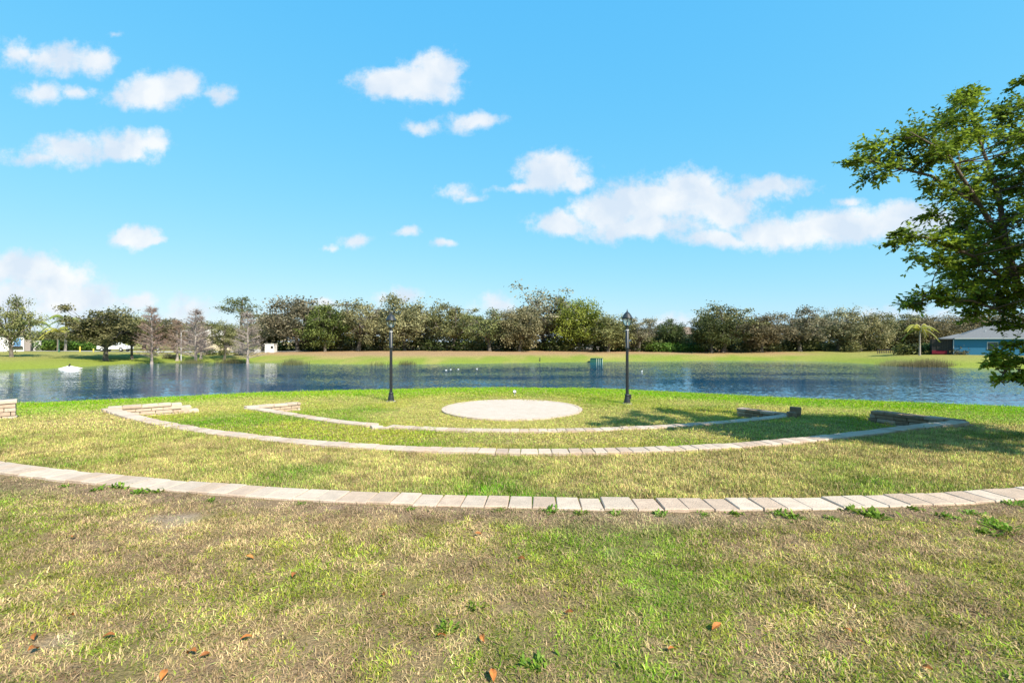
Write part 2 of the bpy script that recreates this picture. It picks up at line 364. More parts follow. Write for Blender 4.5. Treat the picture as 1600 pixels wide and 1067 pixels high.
ws = n('ShaderNodeVectorMath', operation='MULTIPLY_ADD', i_0=ws, i_1=(.20, .46, 0), i_2=(0, 0, 1)).outputs[0]
bu = n('ShaderNodeVectorMath', operation='NORMALIZE', i_0=ws)
p = n('ShaderNodeBsdfPrincipled', i_0=(.004, .06, .13, 1), i_Roughness=.05, i_IOR=1.33, i_Normal=bu.outputs[0])
n('ShaderNodeOutputMaterial', i_0=p.outputs[0]); M_water = m
cx, cy = LAKE.mean(0); o = MB().add([(x+np.sign(x-cx)*2, y+np.sign(y-cy)*2.5, WATER) for x, y in LAKE], [tuple(range(len(LAKE)))]).build('lake_water', M_water)
tag(o, kind='structure')

# ------------------------------------------------------------------ terrace walls
M_cap = mat_basic('cast_stone', (.55,.44,.35), rough=.9, var=.14, scale=9, bump=.5, bscale=70, objvar=.09)
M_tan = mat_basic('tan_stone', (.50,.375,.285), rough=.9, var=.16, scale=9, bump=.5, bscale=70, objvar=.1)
M_dirty_shaded = mat_basic('weathered_shaded_stone', (.29,.195,.13), rough=.92, var=.3, scale=7, bump=.7, bscale=50, objvar=.15)  # weathered blocks, colour browned and darkened to carry the shade on their faces
def cap_mesh(poly, z0, z1, mat, bev=.008):
    c = np.mean(np.array(poly), 0); ins = [tuple(np.array(p)+(c-np.array(p))/np.linalg.norm(c-np.array(p))*bev*1.4) for p in poly]
    mb = MB(); vs = [(x, y, z0) for x, y in poly]+[(x, y, z1-bev) for x, y in poly]+[(x, y, z1) for x, y in ins]
    fs = [(3,2,1,0), (8,9,10,11)]+[(r_*4+i, r_*4+(i+1) % 4, r_*4+4+(i+1) % 4, r_*4+4+i) for r_ in (0, 1) for i in range(4)]
    return mb.add(vs, fs).mesh('cap_block', mat)
def block(parent, name, c, d, rz, mat, tilt=(0, 0)):
    me = MB().box((0, 0, 0), d, 0, .011).mesh(name, mat); o = link(name, me, parent, loc=c); o.rotation_euler = (tilt[0], tilt[1], rz); return o
def wing(parent, a, i, courses, mats, capz, step=False, base=None, ext=0.0):
    C, T = a.corner[i], a.tip[i]; e = T-C; ln = np.hypot(*e)+ext; e = e/np.hypot(*e); rz = math.atan2(e[1], e[0])
    al, pe, _ = wing_local(a, i, np.array([C[0]-e[1]]), np.array([C[1]+e[0]])); nrm = np.array([-e[1], e[0]])*(1 if pe[0] > 0 else -1)
    hb = .098; off = nrm*.15
    for k in range(courses):
        z = capz-.085-hb*(k+.5); s = .12 if k % 2 else -.05; first = True
        while s < ln-.02:
            w = random.choice([.26, .34, .40]); w = min(w, ln-s+random.uniform(-.01, .03))
            if step and k == 0 and s+w > ln-.12: break
            if w > .06:
                p = C+e*(s+w/2)+off-nrm*random.uniform(0, .012)
                block(parent, 'wall_block', (p[0], p[1], z), (w-.012, .24, hb-.008), rz+random.uniform(-.02, .02), random.choice(mats))
            s += w
    s = .1
    while s < ln-(.42 if step else .05):
        w = min(random.choice([.30, .36, .42]), ln-s+.02); p = C+e*(s+w/2)+off
        block(parent, 'cap_block', (p[0], p[1], capz-.04+random.uniform(-.006, .006)), (w-.01, .31, .082), rz+random.uniform(-.025, .025), random.choice(mats), (random.uniform(-.02, .02), random.uniform(-.02, .02))); s += w
def arc_wall(a, label, wmin, skip=(), t0=None, t1=None, proud=.0):
    t0 = a.t0 if t0 is None else t0; t1 = a.t1 if t1 is None else t1
    mid = a.pt((t0+t1)/2); root = empty('terrace_wall', (0, 0, 0), label=label, cat='garden wall')
    t = t0
    while t < t1:
        w = wmin*random.choice([1, 1.02, .97, 1, 1.05, .94, 1.35, 1.0]); dt = w/a.R0; tm = t+dt/2
        px = 800+F*a.pt(tm)[0]/a.pt(tm)[1]
        if not any(lo < px < hi for lo, hi in skip):
            g = random.uniform(.0018, .0045)/a.R0; j = random.uniform(-.013, .013); zz = a.z+random.uniform(-.006, .006)
            poly = [a.pt(t+g, j), a.pt(t+dt-g, j+random.uniform(-.006, .006)), a.pt(t+dt-g-dt*.02, -.30+j), a.pt(t+g+dt*.02, -.30+j)]
            o = link('cap_block', cap_mesh(poly, a.z-.085, zz, None), root); o.data.materials.append(M_tan if random.random() < .36 else M_cap)
        t += dt
    # courses below the caps, facing the lake
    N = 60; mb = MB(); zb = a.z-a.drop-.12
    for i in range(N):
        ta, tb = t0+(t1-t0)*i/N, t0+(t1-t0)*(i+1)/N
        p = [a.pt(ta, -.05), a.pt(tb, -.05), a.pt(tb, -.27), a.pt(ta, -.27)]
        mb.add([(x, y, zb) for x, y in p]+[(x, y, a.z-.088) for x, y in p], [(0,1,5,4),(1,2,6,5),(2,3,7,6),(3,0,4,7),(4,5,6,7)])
    mb.build('wall_face', M_dirty_shaded, root)
    return root
w3 = arc_wall(A3, 'long nearest curved wall, its row of pale cap blocks crossing the foreground lawn', .222)
w2 = arc_wall(A2, 'middle curved terrace wall of pale cap blocks with short block wings at both ends', .212)
w1 = arc_wall(A1, 'innermost curved terrace wall closest to round pad, with some blocks knocked loose', .215, skip=[(577, 607)])
light = [M_cap, M_cap, M_tan]; dirty_shaded = [M_dirty_shaded, M_dirty_shaded, M_tan]
wing(w1, A1, 0, 3, light, .262); wing(w1, A1, 1, 3, dirty_shaded, .262)
wing(w2, A2, 0, 4, light, .515, step=True); wing(w2, A2, 1, 4, dirty_shaded, .515)
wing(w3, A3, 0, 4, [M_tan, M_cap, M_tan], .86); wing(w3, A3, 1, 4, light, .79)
# loose and tumbled blocks
x, y = on_plane(590, 669.5, .2); block(w1, 'cap_block', (x, y, .212), (.3, .24, .08), .5, M_cap, (.12, .16))
x, y = on_plane(600, 670.0, .2); block(w1, 'cap_block', (x, y, .206), (.26, .24, .08), -.25, M_cap, (-.1, -.12))
x, y = on_plane(581, 667.5, .2); block(w1, 'cap_block', (x, y, .235), (.28, .26, .08), .2, M_tan, (.05, .2))
x, y = on_plane(1245, 652, .22); block(w1, 'cap_block', (x+.02, y+.1, .33), (.27, .10, .32), -.5, M_dirty_shaded, (.05, .04))
block(w1, 'wall_block', (x-.14, y, .28), (.2, .2, .17), -.3, M_dirty_shaded)
e = A2.tip[0]-A2.corner[0]; e /= np.hypot(*e)
for s, zz, dz, mm in ((1.62, .42, .16, M_cap), (1.84, .34, .13, M_cap), (1.78, .23, .12, M_tan), (2.02, .24, .11, M_cap)):
    p = A2.corner[0]+e*s; block(w2, 'wall_block', (p[0]-.1, p[1]+.1, zz), (.24, .3, dz), math.atan2(e[1], e[0])+.1*s-.15, mm)

# ------------------------------------------------------------------ round pad, lamps, spotlight
PAD = (0.0, 15.8, 2.34)
def mat_pad():
    m = bpy.data.materials.new('pale_pavers'); m.use_nodes = True; n = NT(m.node_tree)
    co = n('ShaderNodeTexCoord').outputs['Object']
    br = n('ShaderNodeTexBrick', i_Vector=co, i_Scale=4.6, i_Color1=(.52,.43,.365,1), i_Color2=(.45,.365,.305,1), i_Mortar=(.36,.29,.235,1)); br.inputs['Mortar Size'].default_value = .02
    nz = n('ShaderNodeTexNoise', i_Vector=co, i_Scale=2.2, i_Detail=8.0, i_Roughness=.7).outputs[0]
    cc = n('ShaderNodeMix', data_type='RGBA', i_0=n('ShaderNodeMapRange', i_0=nz, i_1=.42, i_2=.8).outputs[0], i_6=br.outputs[0], i_7=(.38,.32,.25,1)).outputs[2]
    p = n('ShaderNodeBsdfPrincipled', i_0=cc, i_Roughness=.9)
    b = n('ShaderNodeBump', i_Height=br.outputs[1], i_Strength=.4, i_Distance=-.006); m.node_tree.links.new(b.outputs[0], p.inputs['Normal'])
    n('ShaderNodeOutputMaterial', i_0=p.outputs[0]); return m
pz = float(gz(np.array([0.]), np.array([15.8]))[0])
pad = empty('round_pad', (PAD[0], PAD[1], pz), label='round pale paved pad set in the lawn between the two lamp posts', cat='pad')
MB().lathe([(PAD[2]-.12, -.15), (PAD[2]-.12, .034), (.01, .036)], 72).build('paving', mat_pad(), pad)
for i in range(72):
    t0, t1 = 2*math.pi*i/72+.002, 2*math.pi*(i+1)/72-.002
    o = link('edge_paver', cap_mesh([((PAD[2])*math.cos(t0), PAD[2]*math.sin(t0)), (PAD[2]*math.cos(t1), PAD[2]*math.sin(t1)), ((PAD[2]-.115)*math.cos(t1), (PAD[2]-.115)*math.sin(t1)), ((PAD[2]-.115)*math.cos(t0), (PAD[2]-.115)*math.sin(t0))], -.1, .042, M_cap, .006), pad)
M_iron = mat_basic('black_cast_metal', (.022,.025,.03), rough=.42, var=.3, scale=12, spec=.5)
M_ring = mat_basic('worn_bright_metal', (.55,.55,.56), rough=.4, var=.2)
M_conc = mat_basic('concrete', (.46,.43,.39), rough=.9, var=.2, bump=.3)
m = bpy.data.materials.new('lantern_glass'); m.use_nodes = True; n = NT(m.node_tree)
g = n('ShaderNodeBsdfGlass', i_0=(.9,.92,.9,1), i_Roughness=.08, i_IOR=1.1); t = n('ShaderNodeBsdfTransparent', i_0=(.9,.92,.9,1))
n('ShaderNodeOutputMaterial', i_0=n('ShaderNodeMixShader', i_0=.75, i_1=g.outputs[0], i_2=t.outputs[0]).outputs[0]); M_glass = m
def lamp(px, base_py, H, label, box):
    d = 17.3
    for _ in range(12):
        xx = (px-800)/F*d; zz = float(gz(np.array([xx]), np.array([d]))[0]); d = F*(EYE-zz)/(base_py-YH)
    r = empty('lamp_post', (xx, d, zz), label=label, cat='lamp post', group='lamp posts by the round pad'); s = H/3.4
    MB().lathe([(.17, -.05), (.17, .02), (.165, .03)], 20).build('footing', M_conc, r)
    MB().lathe([(.118, .03), (.118, .07), (.108, .09), (.112, .12), (.096, .20), (.084, .28), (.082, .30), (.09, .31), (.09, .34), (.066, .36)], 20).build('base', M_iron, r, True)
    k = 16; mb = MB(); prof = [(.36, .056), (1.0, .054), (2.02, .05), (2.70*s, .048)]   # fluted pole
    vs = [((rr*(1 if j % 2 else .86))*math.cos(2*math.pi*j/(2*k)), (rr*(1 if j % 2 else .86))*math.sin(2*math.pi*j/(2*k)), z) for z, rr in prof for j in range(2*k)]
    mb.add(vs, [(i*2*k+j, i*2*k+(j+1) % (2*k), (i+1)*2*k+(j+1) % (2*k), (i+1)*2*k+j) for i in range(3) for j in range(2*k)]).build('pole', M_iron, r)
    MB().lathe([(.05, 1.98), (.07, 2.0), (.072, 2.06), (.062, 2.08), (.06, 2.66*s), (.05, 2.67*s)], 16).build('sleeve', M_iron, r, True)
    MB().lathe([(.05, 2.67*s), (.062, 2.675*s), (.062, 2.705*s), (.05, 2.71*s)], 16).build('ring', M_ring, r)
    z0 = 2.71*s
    MB().lathe([(.05, z0), (.06, z0+.03), (.04, z0+.06), (.05, z0+.09), (.085, z0+.12), (.10, z0+.15)], 16).build('neck', M_iron, r, True)
    zl, zt = z0+.15, z0+.39
    lan = MB().lathe([(.085, zl+.002), (.145, zl+.09), (.165, zl+.18), (.165, zt)], 12).build('lantern', M_glass, r)
    for j in range(6):
        w = 2*math.pi*j/6+.2; MB().tube([(.1*math.cos(w), .1*math.sin(w), zl), (.152*math.cos(w), .152*math.sin(w), zl+.09), (.173*math.cos(w), .173*math.sin(w), zl+.18), (.173*math.cos(w), .173*math.sin(w), zt+.01)], .011, 5).build('cage_bar', M_iron, lan)
    MB().lathe([(.018, zl), (.03, zl+.05), (.03, zl+.15), (.02, zl+.18)], 10).build('bulb', mat_white, lan, True)
    roof = MB().lathe([(.19, zt), (.198, zt+.015), (.198, zt+.04), (.18, zt+.06), (.15, zt+.12), (.105, zt+.19), (.06, zt+.235), (.035, zt+.255)], 20).build('lantern_roof', M_iron, r, True)
    MB().lathe([(.035, zt+.25), (.018, zt+.27), (.026, zt+.29), (.014, zt+.31), (.006, zt+.36)], 10).build('finial', M_iron, roof, True)
    if box: MB().box((.10, -.02, .27), (.07, .10, .16), 0, .01).build('outlet_box', M_iron, r)
    return r
mat_white = mat_basic('white_paint', (.78,.78,.76), rough=.55, var=.05)
lamp(611, 627.5, 3.34, 'black lamp post left of round pad, with flared base and glass lantern', False)
lamp(980, 631, 3.4, 'black lamp post right of round pad, with outlet box on its base', True)
x, y = on_plane(804, 622, -.05); z = float(gz(np.array([x]), np.array([y]))[0])
r = empty('ground_spotlight', (x, y, z), label='small white-faced spotlight on a stake behind the round pad', cat='spotlight')
MB().tube([(0, 0, -.05), (0, 0, .14)], .014, 6).build('stake', mat_white, r)
hd = MB().lathe([(.035, -.07), (.06, -.05), (.075, .03), (.075, .06)], 14).build('housing', M_iron, r, True); hd.location = (0, 0, .19); hd.rotation_euler = (R(62), 0, 0)
ln = MB().lathe([(.06, .061), (.05, .07)], 14).build('lens', mat_white, hd)

# ------------------------------------------------------------------ leaves and trees
def quads(C, size, flat=0.0, rs=None, aspect=.7, up=None):
    """rhombus leaves at C with random facing; flat > 0 turns them towards horizontal"""
    rs = rs or rng; k = len(C); a = rs.normal(size=(k, 3)); a[:, 2] *= (1-flat); a /= np.linalg.norm(a, axis=1)[:, None]
    b = rs.normal(size=(k, 3)); b[:, 2] *= (1-flat); b -= a*(a*b).sum(1)[:, None]; b /= np.linalg.norm(b, axis=1)[:, None]
    s = (size*rs.uniform(.6, 1.3, k))[:, None]
    return np.stack([C-a*s, C+b*s*aspect, C+a*s, C-b*s*aspect], 1).reshape(-1, 3)
def oak(seed, ncl=75, per=85, leaf=.021, rc=(.06, .12), low=.10, spread=.5, shell=.5, moss=.0, top=1.0):
    rs = np.random.default_rng(seed); pts = []; cs = []
    while len(cs) < ncl:
        d = rs.normal(size=3); d /= np.linalg.norm(d); r = rs.uniform(shell, 1)
        lob = 1+.18*math.sin(3*math.atan2(d[1], d[0])+seed)+.12*math.sin(5*d[2]+seed*2)
        p = np.array((d[0]*spread*r*lob, d[1]*spread*r*lob, .56*top+d[2]*.42*r*lob*top))
        if p[2] > low and p[2] < 1.0: cs.append(p)
    V = []; T = []
    for c in cs:
        r = rs.uniform(*rc); k = int(per*rs.uniform(.6, 1.4)); P = c+rs.normal(size=(k, 3))*r*np.array((.62, .62, .42))
        tc = rs.uniform(.1, .75)
        V.append(quads(P, leaf, .2, rs)); T.append(np.clip(tc+rs.normal(size=k)*.18, 0, 1))
        if moss and rs.random() < moss:
            k2 = k//3; P = c+np.c_[rs.normal(size=(k2, 2))*r*.6, -rs.random(k2)*r*2.0-r*.2]
            q = quads(P, leaf*.8, 0, rs); V.append(q); T.append(np.full(k2, 1.25))
    crown = np_mesh('crown', np.concatenate(V), 4, None, np.concatenate(T))
    mb = MB(); hubs = []
    lean = rs.normal(size=2)*.03; fork = np.array((lean[0], lean[1], .24))
    mb.tube([(0, 0, -.03), (0, 0, .02), tuple(fork*.6), tuple(fork)], [.045, .034, .027, .025], 7)
    for k in range(7):
        w = 2*math.pi*k/7+rs.uniform(-.3, .3); e = np.array((math.cos(w)*spread*.62, math.sin(w)*spread*.62, rs.uniform(.42, .82)*top)); mid = fork*.5+e*.5+rs.normal(size=3)*.035
        mb.tube([tuple(fork), tuple(mid), tuple(e)], [.017, .011, .005], 5, False); hubs += [mid, e, (mid+e)/2]
    H = np.array(hubs)
    for c in cs:
        h = H[np.argmin(((H-c)**2).sum(1))]; m_ = (h+c)/2+rs.normal(size=3)*.02
        mb.tube([tuple(h), tuple(m_), tuple(c)], [.005, .0035, .0015], 3, False)
    return crown, mb.mesh('trunk')
def bare(seed, nb=150):
    """leafless cypress: straight tapering trunk, fine rising twigs"""
    rs = np.random.default_rng(seed); mb = MB(); tp = []
    mb.tube([(0, 0, -.03), (0, 0, .03), (0, 0, .12), (.004, 0, .5), (0, 0, .98)], [.045, .028, .018, .012, .002], 7)
    V = []; T = []
    for i in range(nb):
        h = rs.uniform(.16, .97); w = rs.uniform(0, 6.283); ln = (.27*(1-h)**.75+.03)*rs.uniform(.7, 1.1); r_ = rs.uniform(.25, .6)
        a = np.array((0, 0, h)); e = a+np.array((math.cos(w)*ln, math.sin(w)*ln, ln*r_)); mb.tube([tuple(a), tuple((a+e)/2+np.array((0, 0, -.008))), tuple(e)], [.004, .0028, .001], 3, False)
        k = 26; t = rs.uniform(.2, 1, k)[:, None]; P = a+(e-a)*t; D = rs.normal(size=(k, 3))*.03+np.array((math.cos(w), math.sin(w), .5))*.02
        wd = rs.normal(size=(k, 3)); wd /= np.linalg.norm(wd, axis=1)[:, None]; wd *= .0024
        V.append(np.stack([P-wd, P+wd, P+D+wd*.3], 1).reshape(-1, 3)); T.append(rs.random(k))
    return np_mesh('crown', np.concatenate(V), 3, None, np.concatenate(T)), mb.mesh('trunk')
def pine(seed):
    rs = np.random.default_rng(seed); mb = MB(); mb.tube([(0, 0, -.02), (.01, 0, .5), (0, .01, .96)], [.02, .014, .006], 6); V = []; T = []
    for i in range(26):
        h = rs.uniform(.62, 1.0); w = rs.uniform(0, 6.283); ln = rs.uniform(.06, .26)*(1.25-h)*2; e = np.array((math.cos(w)*ln, math.sin(w)*ln, h)); mb.tube([(0, 0, h-.05), tuple(e)], [.005, .002], 4, False)
        P = e+rs.normal(size=(70, 3))*np.array((.04, .04, .026)); V.append(quads(P, .017, 0, rs, .35)); T.append(np.clip(rs.uniform(.2, .8)+rs.normal(size=70)*.15, 0, 1))
    return np_mesh('crown', np.concatenate(V), 4, None, np.concatenate(T)), mb.mesh('trunk')
def palm(seed, nf=15, fl=.42):
    rs = np.random.default_rng(seed); mb = MB(); mb.tube([(0, 0, -.02), (.01, 0, .3), (.015, 0, .66)], [.03, .022, .02], 8); V = []; T = []
    for i in range(nf):
        w = 2*math.pi*i/nf+rs.uniform(-.15, .15); el = rs.uniform(.0, 1.2); d = np.array((math.cos(w), math.sin(w), 0)); s = np.array((-d[1], d[0], 0)); prev = None; tt = rs.random()
        for k in range(15):
            t = k/14; p = np.array((.015, 0, .67))+d*fl*t*math.cos(el*.8)+np.array((0, 0, 1))*fl*(t*math.sin(el)-.75*t*t)
            for sg in (-1, 1):
                e = p+s*sg*.10*(1-t*.6)+d*.05+np.array((0, 0, -.055)); a = d*.009
                V.append(np.array([p-a, p+a, e+a*.4, e-a*.4])); T.append(tt)
            if prev is not None: mb.tube([tuple(prev), tuple(p)], .005, 3, False)
            prev = p
    return np_mesh('crown', np.concatenate(V), 4, None, np.array(T)), mb.mesh('trunk')
def bush(seed, per=260, leaf=.06):
    rs = np.random.default_rng(seed); V = []; T = []
    for i in range(22):
        d = rs.normal(size=3); d /= np.linalg.norm(d); c = np.array((d[0]*.42, d[1]*.42, .45+d[2]*.4)); P = c+rs.normal(size=(per//8, 3))*.12; P[:, 2] = np.maximum(P[:, 2], .02)
        V.append(quads(P, leaf, .1, rs)); T.append(np.clip(rs.uniform(.1, .8)+rs.normal(size=len(P))*.15, 0, 1))
    return np_mesh('foliage', np.concatenate(V), 4, None, np.concatenate(T))
M_bark = mat_basic('grey_bark', (.17,.145,.12), rough=.95, var=.35, scale=14)
M_pale = mat_basic('pale_bark', (.36,.31,.27), rough=.95, var=.25, scale=14)
ML = {'olive': mat_leaf('oak_leaf_olive', (.075,.092,.028), (.39,.375,.15)), 'brown': mat_leaf('oak_leaf_brown', (.105,.10,.045), (.43,.375,.20)),
      'green': mat_leaf('oak_leaf_green', (.05,.08,.018), (.25,.28,.07)), 'grey': mat_leaf('oak_leaf_grey', (.12,.12,.06), (.46,.42,.26)),
      'fresh': mat_leaf('fresh_leaf', (0.133,0.190,0.028), (0.437,0.513,0.076)), 'twig': mat_leaf('bare_twig', (0.230,0.172,0.144), (0.437,0.356,0.310), 0), 'rust': mat_leaf('rusty_twig', (0.230,0.144,0.098), (0.391,0.270,0.201), 0),
      'dark': mat_leaf('dark_leaf', (0.037,0.058,0.017), (0.145,0.170,0.048)), 'hedge': mat_leaf('hedge_leaf', (0.056,0.112,0.013), (0.192,0.304,0.048)), 'palm': mat_leaf('palm_leaf', (0.095,0.162,0.023), (0.323,0.399,0.076)), 'yellow': mat_leaf('yellow_palm_leaf', (0.285,0.323,0.028), (0.627,0.589,0.095)), 'reed': mat_leaf('reed_blade', (0.070,0.084,0.031), (0.280,0.252,0.119))}
PROTO = {'dense': [oak(s, 120, 110, leaf=.0165, rc=(.07, .14)) for s in (1, 2, 3, 12)], 'mossy': [oak(s, 110, 110, leaf=.0165, moss=.55, low=.07, rc=(.06, .14), shell=.4) for s in (4, 5, 6, 13)],
         'sparse': [oak(s, 85, 80, leaf=.0145, rc=(.045, .10), shell=.35, spread=.46) for s in (7, 8, 9, 14)], 'clear': [oak(s, 115, 105, leaf=.0165, rc=(.06, .11), low=.34, shell=.35) for s in (21, 22)], 'bare': [bare(s) for s in (1, 2)], 'pine': [pine(3)], 'palm': [palm(1), palm(2)]}
BUSH = [bush(s) for s in range(4)]
cnt = {}
def tree(px, top, D, wpx, kind, leaf, label, name=None, group=None, base=None, bark=None):
    x = (px-800)/F*D; z = float(gz(np.array([x]), np.array([D]))[0]) if base is None else base
    H = EYE-(top-YH)/F*D-z; W = wpx/F*D
    if kind == 'palm': H *= 1.2
    i = cnt.get(kind, 0); cnt[kind] = i+1; cm, tm = PROTO[kind][i % len(PROTO[kind])]
    name = name or {'dense': 'oak_tree', 'clear': 'oak_tree', 'mossy': 'oak_tree', 'sparse': 'oak_tree', 'bare': 'bare_tree', 'pine': 'pine_tree', 'palm': 'palm_tree'}[kind]
    nat = {'dense': 1.0, 'clear': 1.0, 'mossy': 1.0, 'sparse': .92, 'bare': .55, 'pine': .5, 'palm': .85}[kind]
    r = empty(name, (x, D, z), random.uniform(0, 6.28), label=label, cat='tree', group=group); r.scale = (W/nat, W/nat, H)
    c = link('crown', cm, r); t = link('trunk', tm, r)
    for o, mt in ((c, ML[leaf]), (t, bark or M_bark)):
        if not o.data.materials: o.data.materials.append(mt)
        o.material_slots[0].link = 'OBJECT'; o.material_slots[0].material = mt
    return r
TR = [ # px, top row, distance, width in pixels, form, leaf, label
 (18,456,71,70,'sparse','olive','airy oak at the left edge of the photo beyond the lake'),
 (165,478,76,112,'clear','olive','broad round oak on left bank in front of white pickup truck'),
 (206,484,80,60,'clear','olive','smaller oak close beside the broad round oak on left bank'),
 (237,478,76,56,'bare','rust','reddish leafless tree at left water edge'),
 (277,500,82,44,'bare','rust','low reddish leafless tree next to pale pole'),
 (306,482,78,58,'bare','twig','grey leafless tree with pale trunk left of cream house'),
 (314,494,84,40,'bare','twig','thin grey leafless tree behind the pale-trunked bare tree'),
 (387,486,77,58,'bare','twig','grey-pink leafless tree at the waterside near white shed'),
 (351,498,84,54,'sparse','olive','small olive oak between two leafless trees on left bank'),
 (378,466,112,62,'pine','green','tall pine rising above trees left of the white shed'),
 (465,461,104,110,'mossy','grey','large grey mossy oak right behind the white shed'),
 (508,474,101,70,'dense','green','dark green oak between white shed and left lamp post'),
 (560,460,103,96,'sparse','brown','brownish oak just left of the left lamp post top'),
 (632,463,105,100,'mossy','brown','wide brown-olive oak directly behind left lamp post'),
 (706,464,104,88,'sparse','olive','airy olive oak first to the right of left lamp post'),
 (765,478,102,84,'sparse','olive','low spreading oak with open top midway between lamps'),
 (812,478,101,76,'mossy','brown','brown-green oak left of tallest far tree'),
 (852,446,108,128,'sparse','grey','tallest tree of far line, grey with thin crown top'),
 (905,466,103,74,'dense','fresh','oak with fresh yellow-green crown left of right lamp post'),
 (950,490,102,84,'mossy','olive','olive oak directly left of the right lamp post'),
 (998,488,104,70,'sparse','grey','grey-olive oak directly right of the right lamp post'),
 (1045,498,107,44,'dense','dark','small dark pointed tree in low gap of tree line'),
 (1130,466,102,96,'sparse','olive','tall oak standing out right of the tree line gap'),
 (1112,492,100,70,'dense','dark','dark bushy oak under tall oak right of the gap'),
 (1190,490,101,76,'mossy','brown','rounded brown oak right of the tall standing-out oak'),
 (1250,474,103,90,'sparse','grey','grey mossy oak with hanging moss left of reeds on right'),
 (1308,478,104,72,'sparse','grey','thin-topped grey oak farther right in far tree line'),
 (1345,484,101,80,'mossy','brown','brown oak behind dark low fence on right'),
 (1400,480,103,84,'sparse','olive','olive oak behind palm on the right bank'),
 (1452,492,100,70,'mossy','brown','brown oak left of blue house behind its screen porch'),
]
for i, t in enumerate(TR): tree(*t, group='trees round the lake', bark=M_pale if t[4] == 'bare' else None)
for k, (px, top, D, w) in enumerate([(430,486,114,90),(540,484,116,100),(595,478,118,90),(670,478,116,100),(740,488,118,90),(790,492,116,80),(880,480,118,110),(930,494,118,80),(1010,508,116,80),(1075,512,116,80),(1160,496,116,90),(1220,494,116,90),(1280,490,118,90),(1370,490,118,100),(1430,494,116,90)]):
    tree(px, top+(12 if k % 2 else 4), D, w, 'dense', ('olive', 'green', 'brown')[k % 3], 'oak half hidden in second row of the far tree line', group='second row of far trees')
for k, (px, top, D, w) in enumerate([(70,516,118,80),(115,516,120,90),(225,500,116,90),(270,498,118,90),(330,502,116,80),(410,500,110,60),(140,509,112,70)]):
    tree(px, top, D, w, 'dense', ('olive', 'brown')[k % 2], 'oak behind the left road '+['between airy oak and tall green palm', 'right behind the tall green palm', 'behind reddish leafless tree at the water', 'behind the pale pole', 'above the cream house roof', 'between pine and large grey mossy oak', 'left behind broad round oak'][k], group='trees behind the road')
for k, (px, top, D, w) in enumerate([(1490,492,112,90),(1545,490,114,100),(1610,488,112,100)]):
    tree(px, top, D, w, 'mossy', 'brown', ['brown oak behind the porch roof of the blue house', 'brown oak behind the main roof peak of blue house', 'brown oak at right edge behind blue house'][k], group='trees behind the blue house')
tree(47, 494, 99, 52, 'palm', 'palm', 'tall palm partly hidden behind airy oak at left edge', bark=M_pale)
tree(102, 488, 99, 56, 'palm', 'palm', 'tall green palm with pale trunk near the left road', bark=M_pale)
tree(90, 508, 96, 40, 'palm', 'yellow', 'short yellow-green palm beside the left road', bark=M_bark)
tree(1437, 503, 80, 46, 'palm', 'yellow', 'yellow-green palm on right bank left of blue house', bark=M_pale)
def bush_at(px, D, wpx, hpx, leaf, label, group, name='bush', dz=0):
    x = (px-800)/F*D; z = float(gz(np.array([x]), np.array([D]))[0])
    o = link(name, random.choice(BUSH), None, loc=(x, D, z-.05+dz)); o.rotation_euler.z = random.uniform(0, 6.28); o.scale = (wpx/F*D, wpx/F*D, hpx/F*D/.9)
    if not o.data.materials: o.data.materials.append(ML['dark'])
    o.material_slots[0].link = 'OBJECT'; o.material_slots[0].material = ML[leaf]
    return tag(o, label, 'bush', group)
px = 425
while px < 1460:
    if not 902 < px < 934:
        bush_at(px, random.uniform(104.5, 107.5), random.uniform(22, 40), random.uniform(11, 24), random.choice(['dark', 'dark', 'green', 'olive']), 'dark bush in the undergrowth at foot of far oaks', 'undergrowth bushes')
    px += random.uniform(12, 20)
for px in (1022, 1040, 1062, 1085): bush_at(px, 103, 26, 13, 'hedge', 'bright green low bush in the gap of far tree line', 'green bushes in the gap')
for px in (62, 76, 90, 108, 122, 136, 150): bush_at(px, 102, 26, random.uniform(12, 17), 'hedge', 'bright green bush of the hedge row behind the left road', 'hedge along the road')
for px, w, h_, q in ((262, 14, 7, 'larger left'), (272, 12, 6, 'smaller right')): bush_at(px, 84, w, h_, 'grey', q+' one of two low grey shrubs near pale pole', 'grey shrubs by the pole')
for px in (324, 331, 350, 372, 380): bush_at(px, 90, 14, 9, 'dark', 'dark rounded shrub in front of the cream house', 'shrubs at the cream house')
for px, l in ((1330, 'olive'), (1412, 'green'), (1425, 'dark'), (1450, 'green'), (1458, 'dark')): bush_at(px, 84 if px > 1400 else 98, 26, 16, l, 'shrub between far trees and palm on right bank', 'shrubs by the palm')

